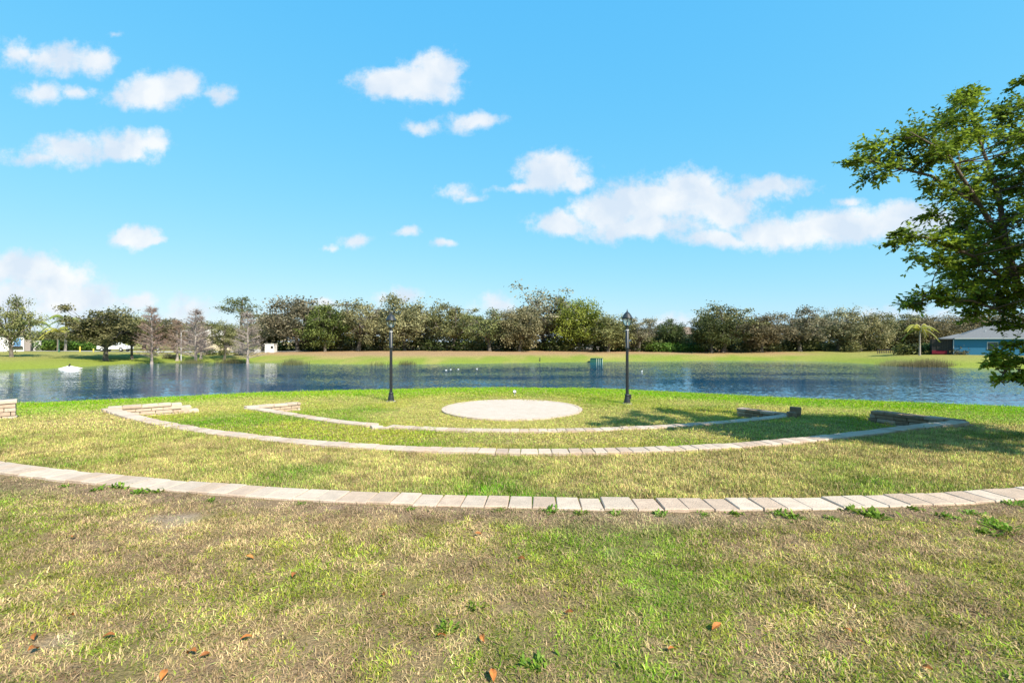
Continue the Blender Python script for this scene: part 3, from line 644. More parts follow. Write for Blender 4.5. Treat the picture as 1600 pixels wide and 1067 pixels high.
# ------------------------------------------------------------------ foreground tree at right
def near_tree():
    rs = np.random.default_rng(21); P = lambda px, py, d: np.array(((px-800)/F*d, d, EYE-(py-YH)/F*d))
    base = np.array((10.1, 8.9, float(gz(np.array([10.1]), np.array([8.9]))[0])))
    root = empty('leafy_tree', tuple(base), label='leafy green tree reaching in from the right edge of the photo', cat='tree')
    t1 = P(1640, 560, 8.7); t2 = P(1625, 490, 8.6)
    limbs = [([t2, P(1592,455,8.5), P(1572,385,8.4), P(1530,320,8.3), P(1455,275,8.2), P(1345,248,8.0)], .075),
             ([P(1572,385,8.4), P(1560,300,8.7), P(1530,220,8.8), P(1508,160,8.7)], .05), ([P(1530,320,8.3), P(1480,240,7.9), P(1420,205,7.7)], .035),
             ([t2, P(1650,330,8.9), P(1620,190,9.0), P(1600,120,9.0)], .07), ([t1, P(1600,500,8.3), P(1520,470,8.1), P(1442,462,8.0)], .035),
             ([P(1592,455,8.5), P(1520,400,8.0), P(1450,372,7.8), P(1392,362,7.7)], .035), ([t1, P(1605,560,8.1), P(1570,580,7.9), P(1560,596,7.9)], .025),
             ([P(1572,385,8.4), P(1500,350,9.2), P(1460,330,9.6)], .03), ([t2, P(1600,430,9.5), P(1530,440,10.0)], .035),
             ([t2, t2+np.array((1.2, .4, 1.6)), t2+np.array((2.2, .8, 3.2))], .06), ([t2, t2+np.array((.6, 1.4, 1.4)), t2+np.array((.8, 2.6, 2.4))], .05), ([t2, t2+np.array((.9, -.9, 1.5)), t2+np.array((1.6, -1.5, 2.6))], .05),
             ([t2, np.array((10.2, 7.6, 3.6)), np.array((10.0, 6.6, 4.2)), np.array((9.6, 5.6, 4.6))], .05), ([np.array((10.2, 7.6, 3.6)), np.array((10.9, 6.4, 4.4)), np.array((11.2, 5.4, 4.9))], .035)]
    tr = MB().tube([tuple(base+np.array((0, 0, -.1))), tuple(base+np.array((-.03, 0, .25))), tuple(t1), tuple(t2)], [.19, .14, .115, .10], 10)
    for pts, r_ in limbs:
        k = len(pts); tr.tube([tuple(p) for p in pts], [r_*(1-.85*i/(k-1)) for i in range(k)], 7, False)
    clus = []   # leaf masses: photo column, row, distance, spread
    for px, py, d, s in [(1335,252,8,.24),(1362,232,8,.3),(1385,262,7.9,.28),(1410,215,8,.34),(1400,245,8.3,.3),(1440,255,8.1,.34),(1450,215,8,.36),(1480,190,8.2,.36),(1470,240,7.8,.34),(1500,160,8.5,.3),(1512,148,8.7,.22),(1520,185,8.6,.34),(1495,225,8.4,.38),(1530,215,8.6,.34),(1505,265,8.3,.32),
      (1455,290,8.1,.26),(1480,310,8.1,.32),(1520,300,8.3,.34),(1550,320,8.5,.34),(1510,340,8.4,.34),(1545,280,8.8,.3),(1570,180,9,.3),(1585,215,8.9,.36),(1565,255,9,.34),(1590,290,9,.38),(1592,130,9,.22),(1600,165,9.1,.34),(1600,250,8.6,.36),(1580,340,9.0,.36),
      (1400,364,7.7,.18),(1428,370,7.8,.22),(1455,378,7.8,.28),(1485,385,7.9,.3),(1470,410,7.9,.26),(1510,380,8.1,.32),(1500,420,8.2,.32),(1545,370,8.4,.34),(1530,415,8.0,.34),(1565,400,8.2,.32),(1595,385,8.4,.34),(1450,462,8,.18),(1470,455,8,.22),(1478,470,8,.22),(1500,450,8.1,.28),(1530,465,8.2,.3),(1520,490,8.2,.24),(1560,445,8.3,.32),(1570,480,8.3,.3),(1595,455,8.3,.32),(1600,420,8.6,.3),(1515,432,8.6,.3),
      (1560,505,8.2,.24),(1590,510,8.1,.28),(1585,540,8,.26),(1560,555,7.9,.15),(1575,570,7.9,.2),(1598,565,7.9,.26),(1562,592,7.9,.13),(1590,588,7.9,.16),(1548,568,7.9,.10),(1605,590,7.9,.22)]:
        clus.append((P(px, py, d), s))
    for c_, s_ in list(clus)[2:52:2]: clus.append((c_+np.array((rs.uniform(-.1, .25), rs.uniform(.2, .8), rs.uniform(-.15, .15))), s_*1.05))
    for i in range(24): clus.append((P(rs.uniform(1480, 1600), rs.uniform(190, 480), rs.uniform(8.8, 10.4)), rs.uniform(.28, .42)))
    for i in range(250):           # rest of the crown, outside the frame
        d = rs.normal(size=3); d /= np.linalg.norm(d); c = np.array((10.3, 7.4, 4.5))+d*np.array((2.9, 2.9, 2.2))*rs.uniform(.4, 1)
        if 800+F*c[0]/c[1] > 1625: clus.append((c, rs.uniform(.3, .45)))
    for i in range(110):           # the side of the crown nearest the camera
        d = rs.normal(size=3); d /= np.linalg.norm(d); c = np.array((9.6, 6.1, 4.3))+d*np.array((1.8, 1.4, 1.3))*rs.uniform(.2, 1)
        if 800+F*c[0]/c[1] > 1640: clus.append((c, rs.uniform(.3, .42)))
    LP = np.array([a+(b-a)*t for pts, _ in limbs for a, b in zip(pts[:-1], pts[1:]) for t in (.2, .4, .6, .8, 1)])
    V = []; T = []
    for c, s in clus:
        h = LP[np.argmin(((LP-c)**2).sum(1)+.25*(LP[:, 2] > c[2]))]; mid = (h+c)/2+rs.normal(size=3)*.05-np.array((0, 0, .03))
        tr.tube([tuple(h), tuple(mid), tuple(c)], [.013, .009, .005], 4, False); tc = rs.uniform(.15, .75)
        for j in range(int(14+40*s)):
            d = rs.normal(size=3); d[2] = d[2]*.55+.12; d /= np.linalg.norm(d); l = s*rs.uniform(.5, 1.2); e = c+d*l; tr.tube([tuple(c+d*l*.1), tuple(e)], [.004, .0015], 3, False)
            k = rs.integers(9, 14); t = np.linspace(.15, 1.05, k); sd_ = np.cross(d, (0, 0, 1)); sd_ /= np.linalg.norm(sd_)+1e-6
            for q in range(k):
                p = c+d*l*t[q]; sg = 1 if q % 2 else -1; ax = d*.55+sd_*sg*rs.uniform(.4, 1)+rs.normal(size=3)*.3; ax /= np.linalg.norm(ax)
                nn = np.array((0, 0, 1.))+rs.normal(size=3)*.45; wd = np.cross(ax, nn); wd /= np.linalg.norm(wd)+1e-6; ll = rs.uniform(.06, .105); dn = np.array((0, 0, -.012))
                V.append((p, p+ax*ll*.5+wd*ll*.27+dn*.2, p+ax*ll+dn, p+ax*ll*.5-wd*ll*.27+dn*.2)); T.append(min(1, max(0, tc+rs.normal()*.2)))
    W = np.array(V).reshape(-1, 3)-base
    cm = np_mesh('crown', W, 4, mat_leaf('broad_leaf', (.06,.115,.014), (.40,.52,.045), .38, 0, 0), np.array(T)); link('crown', cm, root)
    tr.v = [tuple(np.array(p)-base) for p in tr.v]; tr.build('trunk', mat_basic('brown_bark', (.13,.10,.075), rough=.9, var=.3, scale=20, bump=.4), root, True)
near_tree()

# ------------------------------------------------------------------ things on the far bank
def gz1(x, y): return float(gz(np.array([float(x)]), np.array([float(y)]))[0])
def mplace(px, D): x = (px-800)/F*D; return x, D, gz1(x, D)
M_blue = mat_basic('blue_stucco', (.045,.21,.37), rough=.85, var=.08, bump=.2); M_roof = mat_basic('grey_shingle', (.17,.175,.185), rough=.9, var=.18, scale=5, bump=.5, bscale=20)
M_dark = mat_basic('dark_screen', (.03,.028,.028), rough=.6, var=.3); M_red = mat_basic('red_cushion', (.20,.012,.03), rough=.8, var=.2); M_trim = mat_basic('pale_trim', (.62,.62,.62), rough=.6, var=.05)
M_wht = mat_basic('white_wall', (.75,.74,.72), rough=.8, var=.06); M_cream = mat_basic('cream_wall', (.60,.52,.38), rough=.85, var=.1); M_glz = mat_basic('window_glass', (.03,.05,.07), rough=.08, var=.2, spec=.6)
M_wblue = mat_basic('blue_shutter', (.12,.27,.50), rough=.5, var=.1); M_asph = mat_basic('pale_road', (.47,.45,.42), rough=.95, var=.1, scale=1.5); M_brn = mat_basic('brown_roof', (.22,.16,.12), rough=.9, var=.2)
M_grn = mat_basic('green_cabinet', (.03,.115,.075), rough=.45, var=.15); M_pgr = mat_basic('pale_green_metal', (.46,.55,.45), rough=.5, var=.1); M_yel = mat_basic('yellow_paint', (.72,.55,.10), rough=.5, var=.1)
M_rub = mat_basic('tyre_rubber', (.02,.02,.02), rough=.8, var=.2)
# blue house
hx, hy, hz = mplace(1470, 80); hz = min(hz, gz1(hx+25, hy))-.02
H_ = empty('blue_house', (hx, hy, hz), R(-37), label='blue stucco house with grey hip roof and screened porch at right', cat='house')
eave = 2.75; H_.scale = (.76, .76, 1)
MB().box((17.0, 6.5, eave/2-.1), (30, 13, eave+.2), 0, .02).build('wall', M_blue, H_)
def hip(x0, x1, y0, y1, z0, h, ov=.5):
    x0 -= ov; x1 += ov; y0 -= ov; y1 += ov; w = (y1-y0)/2
    return MB().add([(x0,y0,z0),(x1,y0,z0),(x1,y1,z0),(x0,y1,z0),(x0+w,y0+w,z0+h),(x1-w,y0+w,z0+h),(x0,y0,z0-.16),(x1,y0,z0-.16),(x1,y1,z0-.16),(x0,y1,z0-.16)],
      [(0,1,5,4),(1,2,5),(2,3,4,5),(3,0,4),(6,7,1,0),(7,8,2,1),(8,9,3,2),(9,6,0,3),(9,8,7,6)])
rf = hip(2.6, 32, 0, 13, eave+.1, 2.45).build('roof', M_roof, H_)
hip(.4, 6, .4, 6, eave+.06, .8).build('porch_roof', M_roof, H_)
MB().box((17.3, -.53, eave+.02), (30.2, .05, .17)).build('fascia', M_trim, rf)
MB().lathe([(.07, 0), (.07, .4)], 8, (7.5, 2.6, eave+1.1)).build('vent_pipe', M_trim, rf)
pr = MB().box((.3, 2.6, eave/2-.05), (3.5, 4.4, eave-.1)).build('screen_porch', M_dark, H_)
M_brz = mat_basic('bronze_frame', (.05,.04,.035), rough=.5)
for i in range(5): MB().box((-1.4+i*.85, .36, eave/2), (.08, .06, eave)).build('porch_post', M_brz, pr)
MB().box((-.2, .30, .45), (2.5, .1, .6), 0, .03).build('red_panel', M_red, H_)
for wx in (8.2, 15.5):
    wn = MB().box((wx, -.02, 1.55), (1.7, .08, 1.3)).build('window', M_trim, H_); MB().box((wx, -.055, 1.55), (1.5, .04, 1.1)).build('pane', M_glz, wn)
MB().box((2.1, -.05, 1.3), (.1, .1, 2.6)).build('downpipe', M_trim, H_)
def house_bush(px, w, h_, leaf, lab): bush_at(px, 78.8, w, h_, leaf, lab, 'shrubs along the blue house', 'shrub')
house_bush(1500, 20, 13, 'brown', 'brownish shrub at the porch corner of blue house'); house_bush(1512, 15, 11, 'dark', 'dark shrub beside brownish shrub on blue house wall')
house_bush(1535, 18, 12, 'dark', 'dark shrub at middle of blue house wall'); house_bush(1552, 15, 10, 'olive', 'olive shrub right along the blue house wall')
# low dark fence right
fx, fy, fz = mplace(1371, 90); FN = empty('low_fence', (fx, fy, fz), label='low dark fence at the foot of trees on right bank', cat='fence')
for i in range(9): MB().box((i*.42, 0, .4), (.07, .07, .95)).build('post', M_dark, FN)
for z_ in (.25, .75): MB().box((1.7, 0, z_), (3.5, .05, .12)).build('rail', M_dark, FN)
# houses glimpsed through trees
def small_house(px, D, w, h, label, wallm, roofm, rh, name='house', wins=()):
    x, y, z = mplace(px, D); r = empty(name, (x, y, z-.1), math.atan2(-x, y), label=label, cat='house'); MB().box((0, 4, h/2), (w, 8, h), 0, .03).build('wall', wallm, r)
    MB().add([(-w/2-.5, -.5, h), (w/2+.5, -.5, h), (w/2+.5, 8.5, h), (-w/2-.5, 8.5, h), (-w/2+2.5, 4, h+rh), (w/2-2.5, 4, h+rh)], [(0,1,5,4),(1,2,5),(2,3,4,5),(3,0,4),(3,2,1,0)]).build('roof', roofm, r)
    for wx, wz, ww, wh, mm in wins:
        o = MB().box((wx, -.03, wz), (ww+.2, .1, wh+.2)).build('window', M_trim, r); MB().box((wx, -.07, wz), (ww, .05, wh)).build('pane', mm, o)
    return r
wh = small_house(-14, 92, 9, 3.3, 'white house with blue window at the left edge of photo', M_wht, M_brn, 1.0, wins=[(3.55, 1.9, 1.0, 1.7, M_wblue), (-2, 1.8, 1.2, 1.4, M_glz)])
MB().box((3.55, -.28, .95), (1.5, .5, .35), 0, .05).build('window_box', M_dark, wh); MB().box((4.95, 3, 1.2), (.9, 5, 2.4), 0, .03).build('side_wing', mat_basic('taupe_wall', (.30,.26,.24)), wh)
small_house(335, 106, 7, 3.4, 'cream house glimpsed between the leafless trees on left', M_cream, M_conc, 1.6, wins=[(.4, 2.3, 1.6, 1.0, M_glz), (-2.2, 2.0, 1.2, 1.2, M_glz)])
small_house(917, 126, 7, 3.3, 'white house showing through a gap in far trees near right lamp', M_wht, M_wht, .9, wins=[(0, 1.9, 1.4, 1.1, M_glz)])
small_house(1066, 135, 9, 4.2, 'house with brown roof half hidden behind gap in trees', M_cream, M_brn, 2.2, wins=[(0, 2.0, 1.4, 1.1, M_glz)])
# road on the left
pts = [(-150, 101), (-110, 99), (-90, 97), (-70, 97), (-55, 99), (-45, 103), (-38, 112)]
V = []; 
for x, y in pts: V += [(x, y-2.2, gz1(x, y-2.2)+.06), (x, y+2.2, gz1(x, y+2.2)+.06)]
tag(MB().add(V, [(i*2, i*2+2, i*2+3, i*2+1) for i in range(len(pts)-1)]).build('road', M_asph), kind='structure')
# white pickup truck, seen from its side
x, y, z = mplace(180, 96); TK = empty('pickup_truck', (x, y, z+.06), .03, label='white pickup truck parked on the road behind left bank trees', cat='truck')
body = MB().prism([(-2.9,.45),(2.9,.45),(2.95,.95),(2.85,1.12),(1.55,1.2),(.75,1.82),(-.75,1.86),(-1.0,1.2),(-2.9,1.15)], -.95, .95).build('body', mat_white, TK)
for a, b in (((.05, 1.22), (1.25, 1.72)), ((-.82, 1.22), (-.05, 1.74))):
    MB().prism([(a[0], a[1]), (b[0] if b[0] < 1 else 1.35, a[1]), (min(b[0], .75), b[1]), (a[0]+.05, b[1])], -.965, .965).build('window', M_glz, TK)
for sx in (-1.9, 1.85):
    for sy in (-.86, .86):
        w = link('wheel', MB().lathe([(.36, -.12), (.4, -.09), (.4, .09), (.36, .12)], 18).mesh('wheel', M_rub), TK, loc=(sx, sy, .40)); w.rotation_euler = (R(90), 0, 0)
        link('rim', MB().lathe([(.22, -.125), (.2, .125)], 12).mesh('rim', M_ring), w)
MB().box((2.9, 0, .6), (.14, 1.8, .2), 0, .04).build('bumper', M_ring, TK); MB().box((-2.95, 0, .6), (.14, 1.8, .2), 0, .04).build('bumper', M_ring, TK)
for sy in (-.7, .7): MB().box((2.9, sy, .95), (.1, .3, .16), 0, .03).build('headlight', M_glz, TK)
# pale pole, street lamp, posts, sign
x, y, z = mplace(283, 82); PL = empty('utility_pole', (x, y, z), label='slim pale pole among leafless trees on left bank', cat='pole')
MB().tube([(0, 0, -.1), (0, 0, 5.0)], [.09, .065], 8).build('shaft', M_trim, PL); MB().tube([(0, 0, 4.9), (.35, 0, 5.2), (.75, 0, 5.25)], .04, 6).build('arm', M_trim, PL); MB().box((.9, 0, 5.22), (.4, .18, .1), 0, .03).build('lamp_head', M_trim, PL)
x, y, z = mplace(92, 91); SL = empty('street_lamp', (x, y, z), label='dark green post lamp beside the left road under small palm', cat='street lamp')
MB().lathe([(.16, -.1), (.15, .35), (.07, .5), (.055, 2.3), (.09, 2.35)], 10).build('post', M_grn, SL); MB().lathe([(.1, 2.35), (.2, 2.7), (.24, 2.72), (.1, 2.95), (.02, 3.1)], 10).build('lantern', M_grn, SL)
for px, D, h_, lab in ((125, 93, 1.05, 'taller yellow marker post by the left road'), (146, 94, .6, 'shorter yellow marker post by the left road')):
    x, y, z = mplace(px, D); o = MB().lathe([(.12, -.1), (.12, h_*.8), (.1, h_*.95), (.03, h_)], 10).build('marker_post', M_yel); o.location = (x, y, z); tag(o, lab, 'post', 'yellow posts by the road')
x, y, z = mplace(247, 90); r = empty('sign_post', (x, y, z), label='small white sign panel on a post by left road', cat='sign'); MB().box((0, 0, .5), (.12, .12, 1.1)).build('post', M_trim, r); MB().box((0, -.08, 1.15), (.42, .05, .6), 0, .01).build('panel', M_wht, r)
x, y, z = mplace(54, 101); r = empty('white_sign_wall', (x, y, z), label='low white sign wall behind hedge left of tall palm', cat='sign'); MB().box((0, 0, 1.0), (2.6, .3, 2.0), 0, .04).build('panel', M_wht, r); MB().box((0, 0, 2.05), (2.8, .42, .14), 0, .03).build('coping', M_trim, r)
x, y, z = mplace(421, 97); r = empty('white_shed', (x, y, z), .1, label='small white shed at the left end of far bank', cat='shed'); MB().box((0, .8, .85), (1.8, 1.6, 1.75), 0, .02).build('wall', M_wht, r); MB().box((0, .8, 1.78), (2.0, 1.8, .12), .0, .02).build('roof', M_trim, r); MB().box((-.25, -.03, .8), (.7, .06, 1.45), 0, .01).build('door', M_trim, r); MB().box((.5, -.03, 1.1), (.45, .05, .5)).build('vent', M_dark, r)
x, y, z = mplace(402, 96); r = empty('utility_box', (x, y, z), label='small grey utility box left of the white shed', cat='utility box'); MB().box((0, 0, .35), (1.0, .6, .75), 0, .04).build('body', M_trim, r); MB().box((0, 0, .75), (1.06, .66, .06), 0, .02).build('lid', M_conc, r)
# green pump cabinets at the water edge
x, y = on_plane(936, 566.5, WATER); r = empty('pump_cabinet', (x, y+2.0, gz1(x, y+2.0)-.03), R(-14), label='green metal pump cabinets standing at the far water edge', cat='cabinet')
MB().box((-.62, 0, .78), (1.15, 1.1, 1.45), 0, .03).build('left_cabinet', M_grn, r); MB().box((.52, 0, .78), (.92, 1.1, 1.45), 0, .03).build('right_cabinet', M_grn, r)
for cx in (-.05, .32, .62): MB().box((cx+(.02 if cx < 0 else .0), -.57, .8), (.09, .06, 1.5)).build('corner_trim', M_pgr, r)
MB().box((1.005, 0, .8), (.05, 1.16, 1.5)).build('side_panel', M_pgr, r); MB().box((0, 0, 1.55), (2.2, 1.25, .07), 0, .02).build('top', M_grn, r); MB().box((0, 0, 0), (2.4, 1.5, .25)).build('slab', M_conc, r)
MB().tube([(-1.2, .1, .35), (-1.9, .1, .32), (-2.3, .1, .1)], .13, 8).build('pipe', M_dark, r); r.scale = (.95, 1, .58)
x, y = on_plane(843, 566, WATER); o = MB().tube([(0, 0, -.4), (.03, 0, .55), (.05, 0, .85)], [.09, .08, .05], 8).build('water_stake', M_dark); o.location = (x, y-.5, WATER); tag(o, 'short dark stake at far water edge left of green cabinets', 'stake')
# white float at left
x, y = on_plane(109, 577, WATER); r = empty('white_float', (x, y, WATER), label='low white peaked float at the left water edge with dark fitting on top', cat='float'); r.scale = (.95, .9, .72)
MB().add([(-1.75,.1,.12),(-.5,-.55,-.1),(.8,-.5,-.1),(1.75,.1,.2),(.6,.7,.05),(-.6,.7,.05),(-.25,0,.62),(.25,.02,.60)], [(0,1,6),(1,2,7,6),(2,3,7),(3,4,7),(4,5,6,7),(5,0,6),(0,5,4,3,2,1)]).build('hull', M_wht, r)
MB().tube([(-.05, 0, .55), (-.03, 0, .8), (.06, 0, 1.05)], [.13, .10, .03], 8).build('fitting', M_dark, r)
# ducks
k = 0
for px, py, lab in ((697,578.5,'first white duck of the small group on water near left lamp'),(704,577.5,'second white duck of the small group on water'),(716,577,'pale duck swimming right of the small duck group'),(745,576.5,'lone white duck swimming midway between the two lamps'),(1003,580,'lone duck on the water right of right lamp post')):
    x, y = on_plane(px, py, WATER); r = empty('duck', (x, y, WATER), random.uniform(-.6, .6), label=lab, cat='duck', group='ducks on the lake'); r.scale = (.48, .48, .38)
    MB().lathe([(.02, -.26), (.09, -.18), (.125, 0), (.10, .14), (.03, .24)], 10).build('body', mat_white, r, True).rotation_euler = (0, R(90), 0)
    r.children[0].location = (0, 0, .07); MB().tube([(.16, 0, .1), (.21, 0, .24), (.25, 0, .27), (.33, 0, .25)], [.045, .035, .05, .012], 8).build('head', mat_white, r, True)
# reeds
def reeds(px, py, wpx, hgt, nb, label, dep=2.0):
    rs = np.random.default_rng(int(px)); x, y = on_plane(px, py, WATER); W = wpx/F*y; p = np.c_[rs.normal(size=nb)*W*.26, rs.uniform(-dep/2, dep/2, nb)]
    p[:, 0] = np.clip(p[:, 0], -W/2, W/2); h_ = hgt*rs.uniform(.45, 1.1, nb)*(1-.4*(np.abs(p[:, 0])/(W/2))**2); l = rs.normal(size=(nb, 2))*.16*h_[:, None]; w = rs.uniform(.012, .03, nb)
    a = np.c_[p, np.full(nb, -.25)]; V = np.stack([a-np.c_[w, w*0, w*0], a+np.c_[w, w*0, w*0], a+np.c_[l, h_+.25]], 1).reshape(-1, 3)
    o = link('reed_clump', np_mesh('reed_clump', V, 3, ML['reed'], rs.random(nb)), None, loc=(x, y, WATER)); tag(o, label, 'reeds', 'reeds in the shallows')
reeds(458, 570, 42, 1.15, 700, 'short dense reed clump at far water edge right of white shed'); reeds(592, 571, 40, .8, 160, 'sparse reeds just left of left lamp post'); reeds(636, 570, 28, .9, 220, 'small reed clump just right of left lamp post')
reeds(1402, 571.5, 50, 1.15, 900, 'left half of wide brown reed bed near blue house', 3); reeds(1452, 573, 72, 1.35, 1700, 'right half of wide brown reed bed near blue house', 3); reeds(300, 568, 44, .9, 500, 'dark reeds at the foot of leafless trees on left'); reeds(362, 567.5, 46, 1.2, 700, 'reed clump in front of small olive oak on left bank')

# ------------------------------------------------------------------ lawn blades
def tuft(seed, nb, rad, hgt, lean, wid, lying=0.3):
    rs = np.random.default_rng(seed); V = []; T = []
    for i in range(nb):
        r_ = rad*math.sqrt(rs.random()); w = rs.uniform(0, 6.283); p = np.array((r_*math.cos(w), r_*math.sin(w), -.006)); a = rs.uniform(0, 6.283); d = np.array((math.cos(a), math.sin(a), 0)); s = np.array((-d[1], d[0], 0))*wid*rs.uniform(.6, 1.2)
        flat = rs.random() < lying; h_ = hgt*rs.uniform(.5, 1.15)*(.30 if flat else 1); l = hgt*(rs.uniform(.9, 1.9) if flat else rs.uniform(.1, lean))
        m_ = p+d*l*.45+np.array((0, 0, h_*.65)); t = p+d*l+np.array((0, 0, h_*(.7 if flat else 1)))
        V += [p-s, p+s, m_+s*.75, m_-s*.75, m_-s*.75, m_+s*.75, t+s*.12, t-s*.12]; tt = rs.random(); T += [tt, tt]
    return np_mesh('grass_tuft', np.array(V), 4, M_grass, np.array(T))
m = bpy.data.materials.new('grass_blade'); m.use_nodes = True; n = NT(m.node_tree)
ic = n('ShaderNodeAttribute', attribute_name='icol', attribute_type='INSTANCER').outputs['Color']; tn = n('ShaderNodeAttribute', attribute_name='tint').outputs['Fac']
hs = n('ShaderNodeHueSaturation', i_Color=ic, i_Hue=math_n(n, 'MULTIPLY_ADD', tn, .05, .475), i_Value=math_n(n, 'MULTIPLY_ADD', math_n(n, 'FRACT', math_n(n, 'MULTIPLY', tn, 7.3)), .9, .72)).outputs[0]
dry = math_n(n, 'GREATER_THAN', math_n(n, 'FRACT', math_n(n, 'MULTIPLY', tn, 13.7)), .80)
grn_ = math_n(n, 'GREATER_THAN', math_n(n, 'FRACT', math_n(n, 'MULTIPLY', tn, 29.3)), .72)
hs = n('ShaderNodeMix', data_type='RGBA', blend_type='MULTIPLY', i_0=grn_, i_6=hs, i_7=(.68, 1.0, .55, 1)).outputs[2]
hs = n('ShaderNodeMix', data_type='RGBA', i_0=math_n(n, 'MULTIPLY', dry, .75), i_6=hs, i_7=(.43,.31,.18,1)).outputs[2]
d = n('ShaderNodeBsdfDiffuse', i_0=hs); tr = n('ShaderNodeBsdfTranslucent', i_0=hs)
n('ShaderNodeOutputMaterial', i_0=n('ShaderNodeMixShader', i_0=.2, i_1=d.outputs[0], i_2=tr.outputs[0]).outputs[0]); M_grass = m
TC = bpy.data.collections.new('tufts')
def lawn(name, y0, y1, dens, tufts, label, smin=.7, smax=1.25, keep=None):
    c = bpy.data.collections.new(name+'_tufts')
    for i, t in enumerate(tufts): c.objects.link(bpy.data.objects.new('grass_tuft', t))
    rs = np.random.default_rng(int(y0*10)); xm = 1.2*y1+2.0; N = int(dens*2*xm*(y1-y0)); x = rs.uniform(-xm, xm, N); y = rs.uniform(y0, y1, N)
    k = np.abs(x) < 1.2*y+2.0; x, y = x[k], y[k]; sd = lake_sd(x, y); ok = sd > .05
    for a in ARCS:
        s, t = a.sd(x, y); ok &= ~((s < .015) & (s > -.33) & (t > a.t0-.02) & (t < a.t1+.02))
        for i in (0, 1): al, pe, ln = wing_local(a, i, x, y); ok &= ~((pe > -.03) & (pe < .33) & (al > -.1) & (al < ln+.15))
    ok &= np.hypot(x-PAD[0], y-PAD[1]) > PAD[2]+.01
    if keep is not None: ok &= keep(x, y, rs)
    x, y, sd = x[ok], y[ok], sd[ok]; N = len(x); z = gz(x, y, sd)
    me = bpy.data.meshes.new(name); me.vertices.add(N); me.vertices.foreach_set('co', np.c_[x, y, z].astype(np.float32).ravel())
    cc = gcol(x, y, sd, rs.random(N))*(rs.uniform(.65, 1.4, (N, 1))*(.5+1.05*vnoise(x, y, 8.0, 41))[:, None] if y1 < 10 else rs.uniform(.9, 1.4, (N, 1))); at = me.attributes.new('icol', 'FLOAT_COLOR', 'POINT'); at.data.foreach_set('color', np.c_[cc, np.ones(N)].astype(np.float32).ravel())
    s = rs.uniform(smin, smax, N)*(.8+.5*fbm(x, y, 1.1, 31)); at = me.attributes.new('sc', 'FLOAT', 'POINT'); at.data.foreach_set('value', s.astype(np.float32))
    at = me.attributes.new('rz', 'FLOAT_VECTOR', 'POINT'); at.data.foreach_set('vector', np.c_[rs.normal(size=(N, 2))*.12, rs.uniform(0, 6.283, N)].astype(np.float32).ravel())
    at = me.attributes.new('ix', 'INT', 'POINT'); at.data.foreach_set('value', rs.integers(0, len(tufts), N).astype(np.int32))
    o = link(name, me); ng = bpy.data.node_groups.new(name, 'GeometryNodeTree'); ng.interface.new_socket('Geometry', in_out='INPUT', socket_type='NodeSocketGeometry'); ng.interface.new_socket('Geometry', in_out='OUTPUT', socket_type='NodeSocketGeometry')
    nd = ng.nodes.new; gi = nd('NodeGroupInput'); go = nd('NodeGroupOutput'); ip = nd('GeometryNodeInstanceOnPoints'); ci = nd('GeometryNodeCollectionInfo'); ci.inputs[0].default_value = c; ci.inputs[1].default_value = True
    def na(nm, tp):
        q = nd('GeometryNodeInputNamedAttribute'); q.data_type = tp; q.inputs[0].default_value = nm; return q.outputs[0]
    lk = ng.links.new; lk(gi.outputs[0], ip.inputs['Points']); lk(ci.outputs[0], ip.inputs['Instance']); ip.inputs['Pick Instance'].default_value = True
    lk(na('ix', 'INT'), ip.inputs['Instance Index']); lk(na('rz', 'FLOAT_VECTOR'), ip.inputs['Rotation']); lk(na('sc', 'FLOAT'), ip.inputs['Scale']); lk(ip.outputs[0], go.inputs[0])
    o.modifiers.new('tufts', 'NODES').node_group = ng; tag(o, label, 'grass', kind='stuff'); me.materials.append(M_grass); return N
def thin(x, y, rs):
    s3, _ = A3.sd(x, y); return rs.random(len(x)) < np.clip(.35+s3*1.3, .35, 1)*np.clip(.25+1.5*vnoise(x, y, 7.0, 51), .3, 1)*np.where(fbm(x+3.1, y, 1.7, 21) > .77, .35, 1)
near_t = [tuft(i, 26, .055, .023, 1.5, .0026, .55) for i in range(5)]; mid_t = [tuft(10+i, 44, .11, .042, .8, .0032, .3) for i in range(4)]; far_t = [tuft(20+i, 60, .24, .032, .9, .006, .35) for i in range(3)]; shore_t = [tuft(30+i, 80, .45, .026, 1.0, .011, .35) for i in range(3)]
lawn('front_grass', 1.5, 5.6, 1000, near_t, 'dry and green mown grass of the foreground lawn', keep=lambda x, y, rs: (A3.sd(x, y)[0] > 0) & thin(x, y, rs))
lawn('terrace_grass', 4.0, 9.5, 240, mid_t, 'yellowish mown grass on terrace between nearest and middle walls', keep=lambda x, y, rs: A3.sd(x, y)[0] < 0)
lawn('lower_grass', 9.5, 18.0, 75, far_t, 'green mown grass of the lower terraces around the round pad', keep=lambda x, y, rs: A3.sd(x, y)[0] < 0)
lawn('shore_grass', 18.0, 36.0, 26, shore_t, 'lush bright green grass sloping down to near shore')

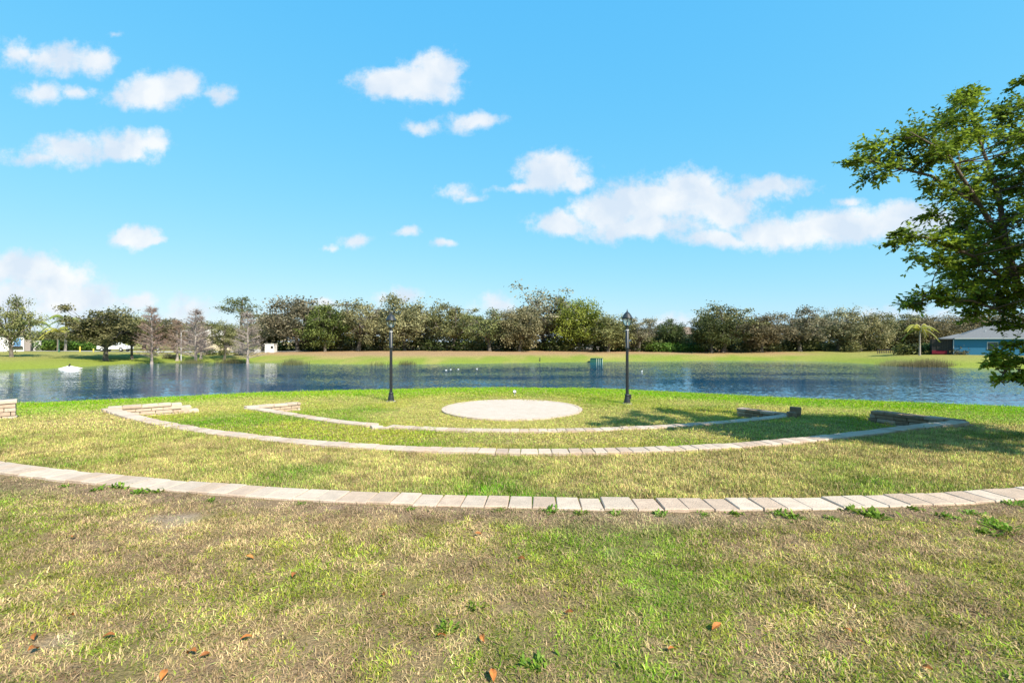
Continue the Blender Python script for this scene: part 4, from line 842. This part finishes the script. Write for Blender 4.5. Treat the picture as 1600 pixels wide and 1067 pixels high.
# weeds along the nearest wall and dead leaves
M_weed = mat_leaf('weed_leaf', (.10,.20,.015), (.26,.40,.04), .35, .15, .01)
def weed(seed):
    rs = np.random.default_rng(seed); V = []; T = []
    for i in range(60):
        a = rs.uniform(0, 6.283); el = rs.uniform(.15, 1.2); d = np.array((math.cos(a)*math.cos(el), math.sin(a)*math.cos(el), math.sin(el))); s = np.array((-math.sin(a), math.cos(a), 0)); l = rs.uniform(.03, .085); p = np.array((rs.normal()*.045, rs.normal()*.03, 0)); w = rs.uniform(.006, .012)
        m_ = p+d*l*.6; t = p+d*l+np.array((0, 0, -.012)); V += [p, m_+s*w, t, m_-s*w]; T.append(rs.random())
    return np_mesh('weed_plant', np.array(V), 4, M_weed, np.array(T))
WD = [weed(i) for i in range(4)]
for px, py, s in [(188,764,1.3),(243,771,1.0),(215,772,.9),(150,768,.7),(470,790,.6),(858,803,1.1),(905,807,.8),(1150,806,.8),(1215,806,1.0),(1240,812,1.2),(1355,808,1.5),(1372,812,1.2),(1550,820,1.0),(1562,830,1.2),(1540,836,1.0),(1585,792,1.0),(1300,815,.8),(695,990,.8),(838,1044,.8),(740,958,.7),(640,800,.6),(780,803,.7),(1030,806,.9),(1100,808,.7),(1430,800,.8),(1480,812,1.0),(1520,806,.9),(960,806,.8),(330,785,.7),(100,762,.7)]:
    x, y = on_plane(px, py, .73); o = link('weed_plant', random.choice(WD), None, loc=(x, y, gz1(x, y)-.004)); o.rotation_euler.z = random.uniform(0, 6.28); o.scale = (s, s, s*.9); tag(o, 'small bright green weed tuft sprouting in the foreground lawn', 'weed', 'weeds in the foreground lawn')
M_dead = mat_basic('dead_leaf', (.42,.15,.035), rough=.7, var=.4, scale=30, objvar=.35)
lf = MB(); 
for i in range(4):
    t0, t1 = i/4, (i+1)/4; w0, w1 = .016*math.sin(math.pi*(t0*.9+.05)), .016*math.sin(math.pi*(t1*.9+.05)); z0, z1 = .012*math.sin(t0*3), .012*math.sin(t1*3)
    lf.add([(-.03+.06*t0, -w0, z0+.006), (-.03+.06*t1, -w1, z1+.006), (-.03+.06*t1, 0, z1), (-.03+.06*t0, 0, z0), (-.03+.06*t1, w1, z1+.008), (-.03+.06*t0, w0, z0+.008)], [(0,1,2,3), (3,2,4,5)])
LM = lf.mesh('fallen_leaf', M_dead)
for px, py in [(111,968),(113,843),(170,1000),(55,1000),(390,876),(385,1002),(815,880),(747,840),(770,1062),(255,1060),(300,1025),(320,1028),(690,1000),(755,1004),(1325,990),(890,963),(50,1022),(460,905),(1120,985),(1450,1050),(1050,1020),(600,935)]:
    x, y = on_plane(px, py, .75); o = link('fallen_leaf', LM, None, loc=(x, y, gz1(x, y)+.022)); o.rotation_euler = (random.uniform(-.5, .5), random.uniform(-.5, .5), random.uniform(0, 6.28)); s = random.uniform(.7, 1.15); o.scale = (s, s, s); tag(o, 'small curled orange-brown dead leaf lying in the foreground grass', 'leaf', 'dead leaves on the lawn')
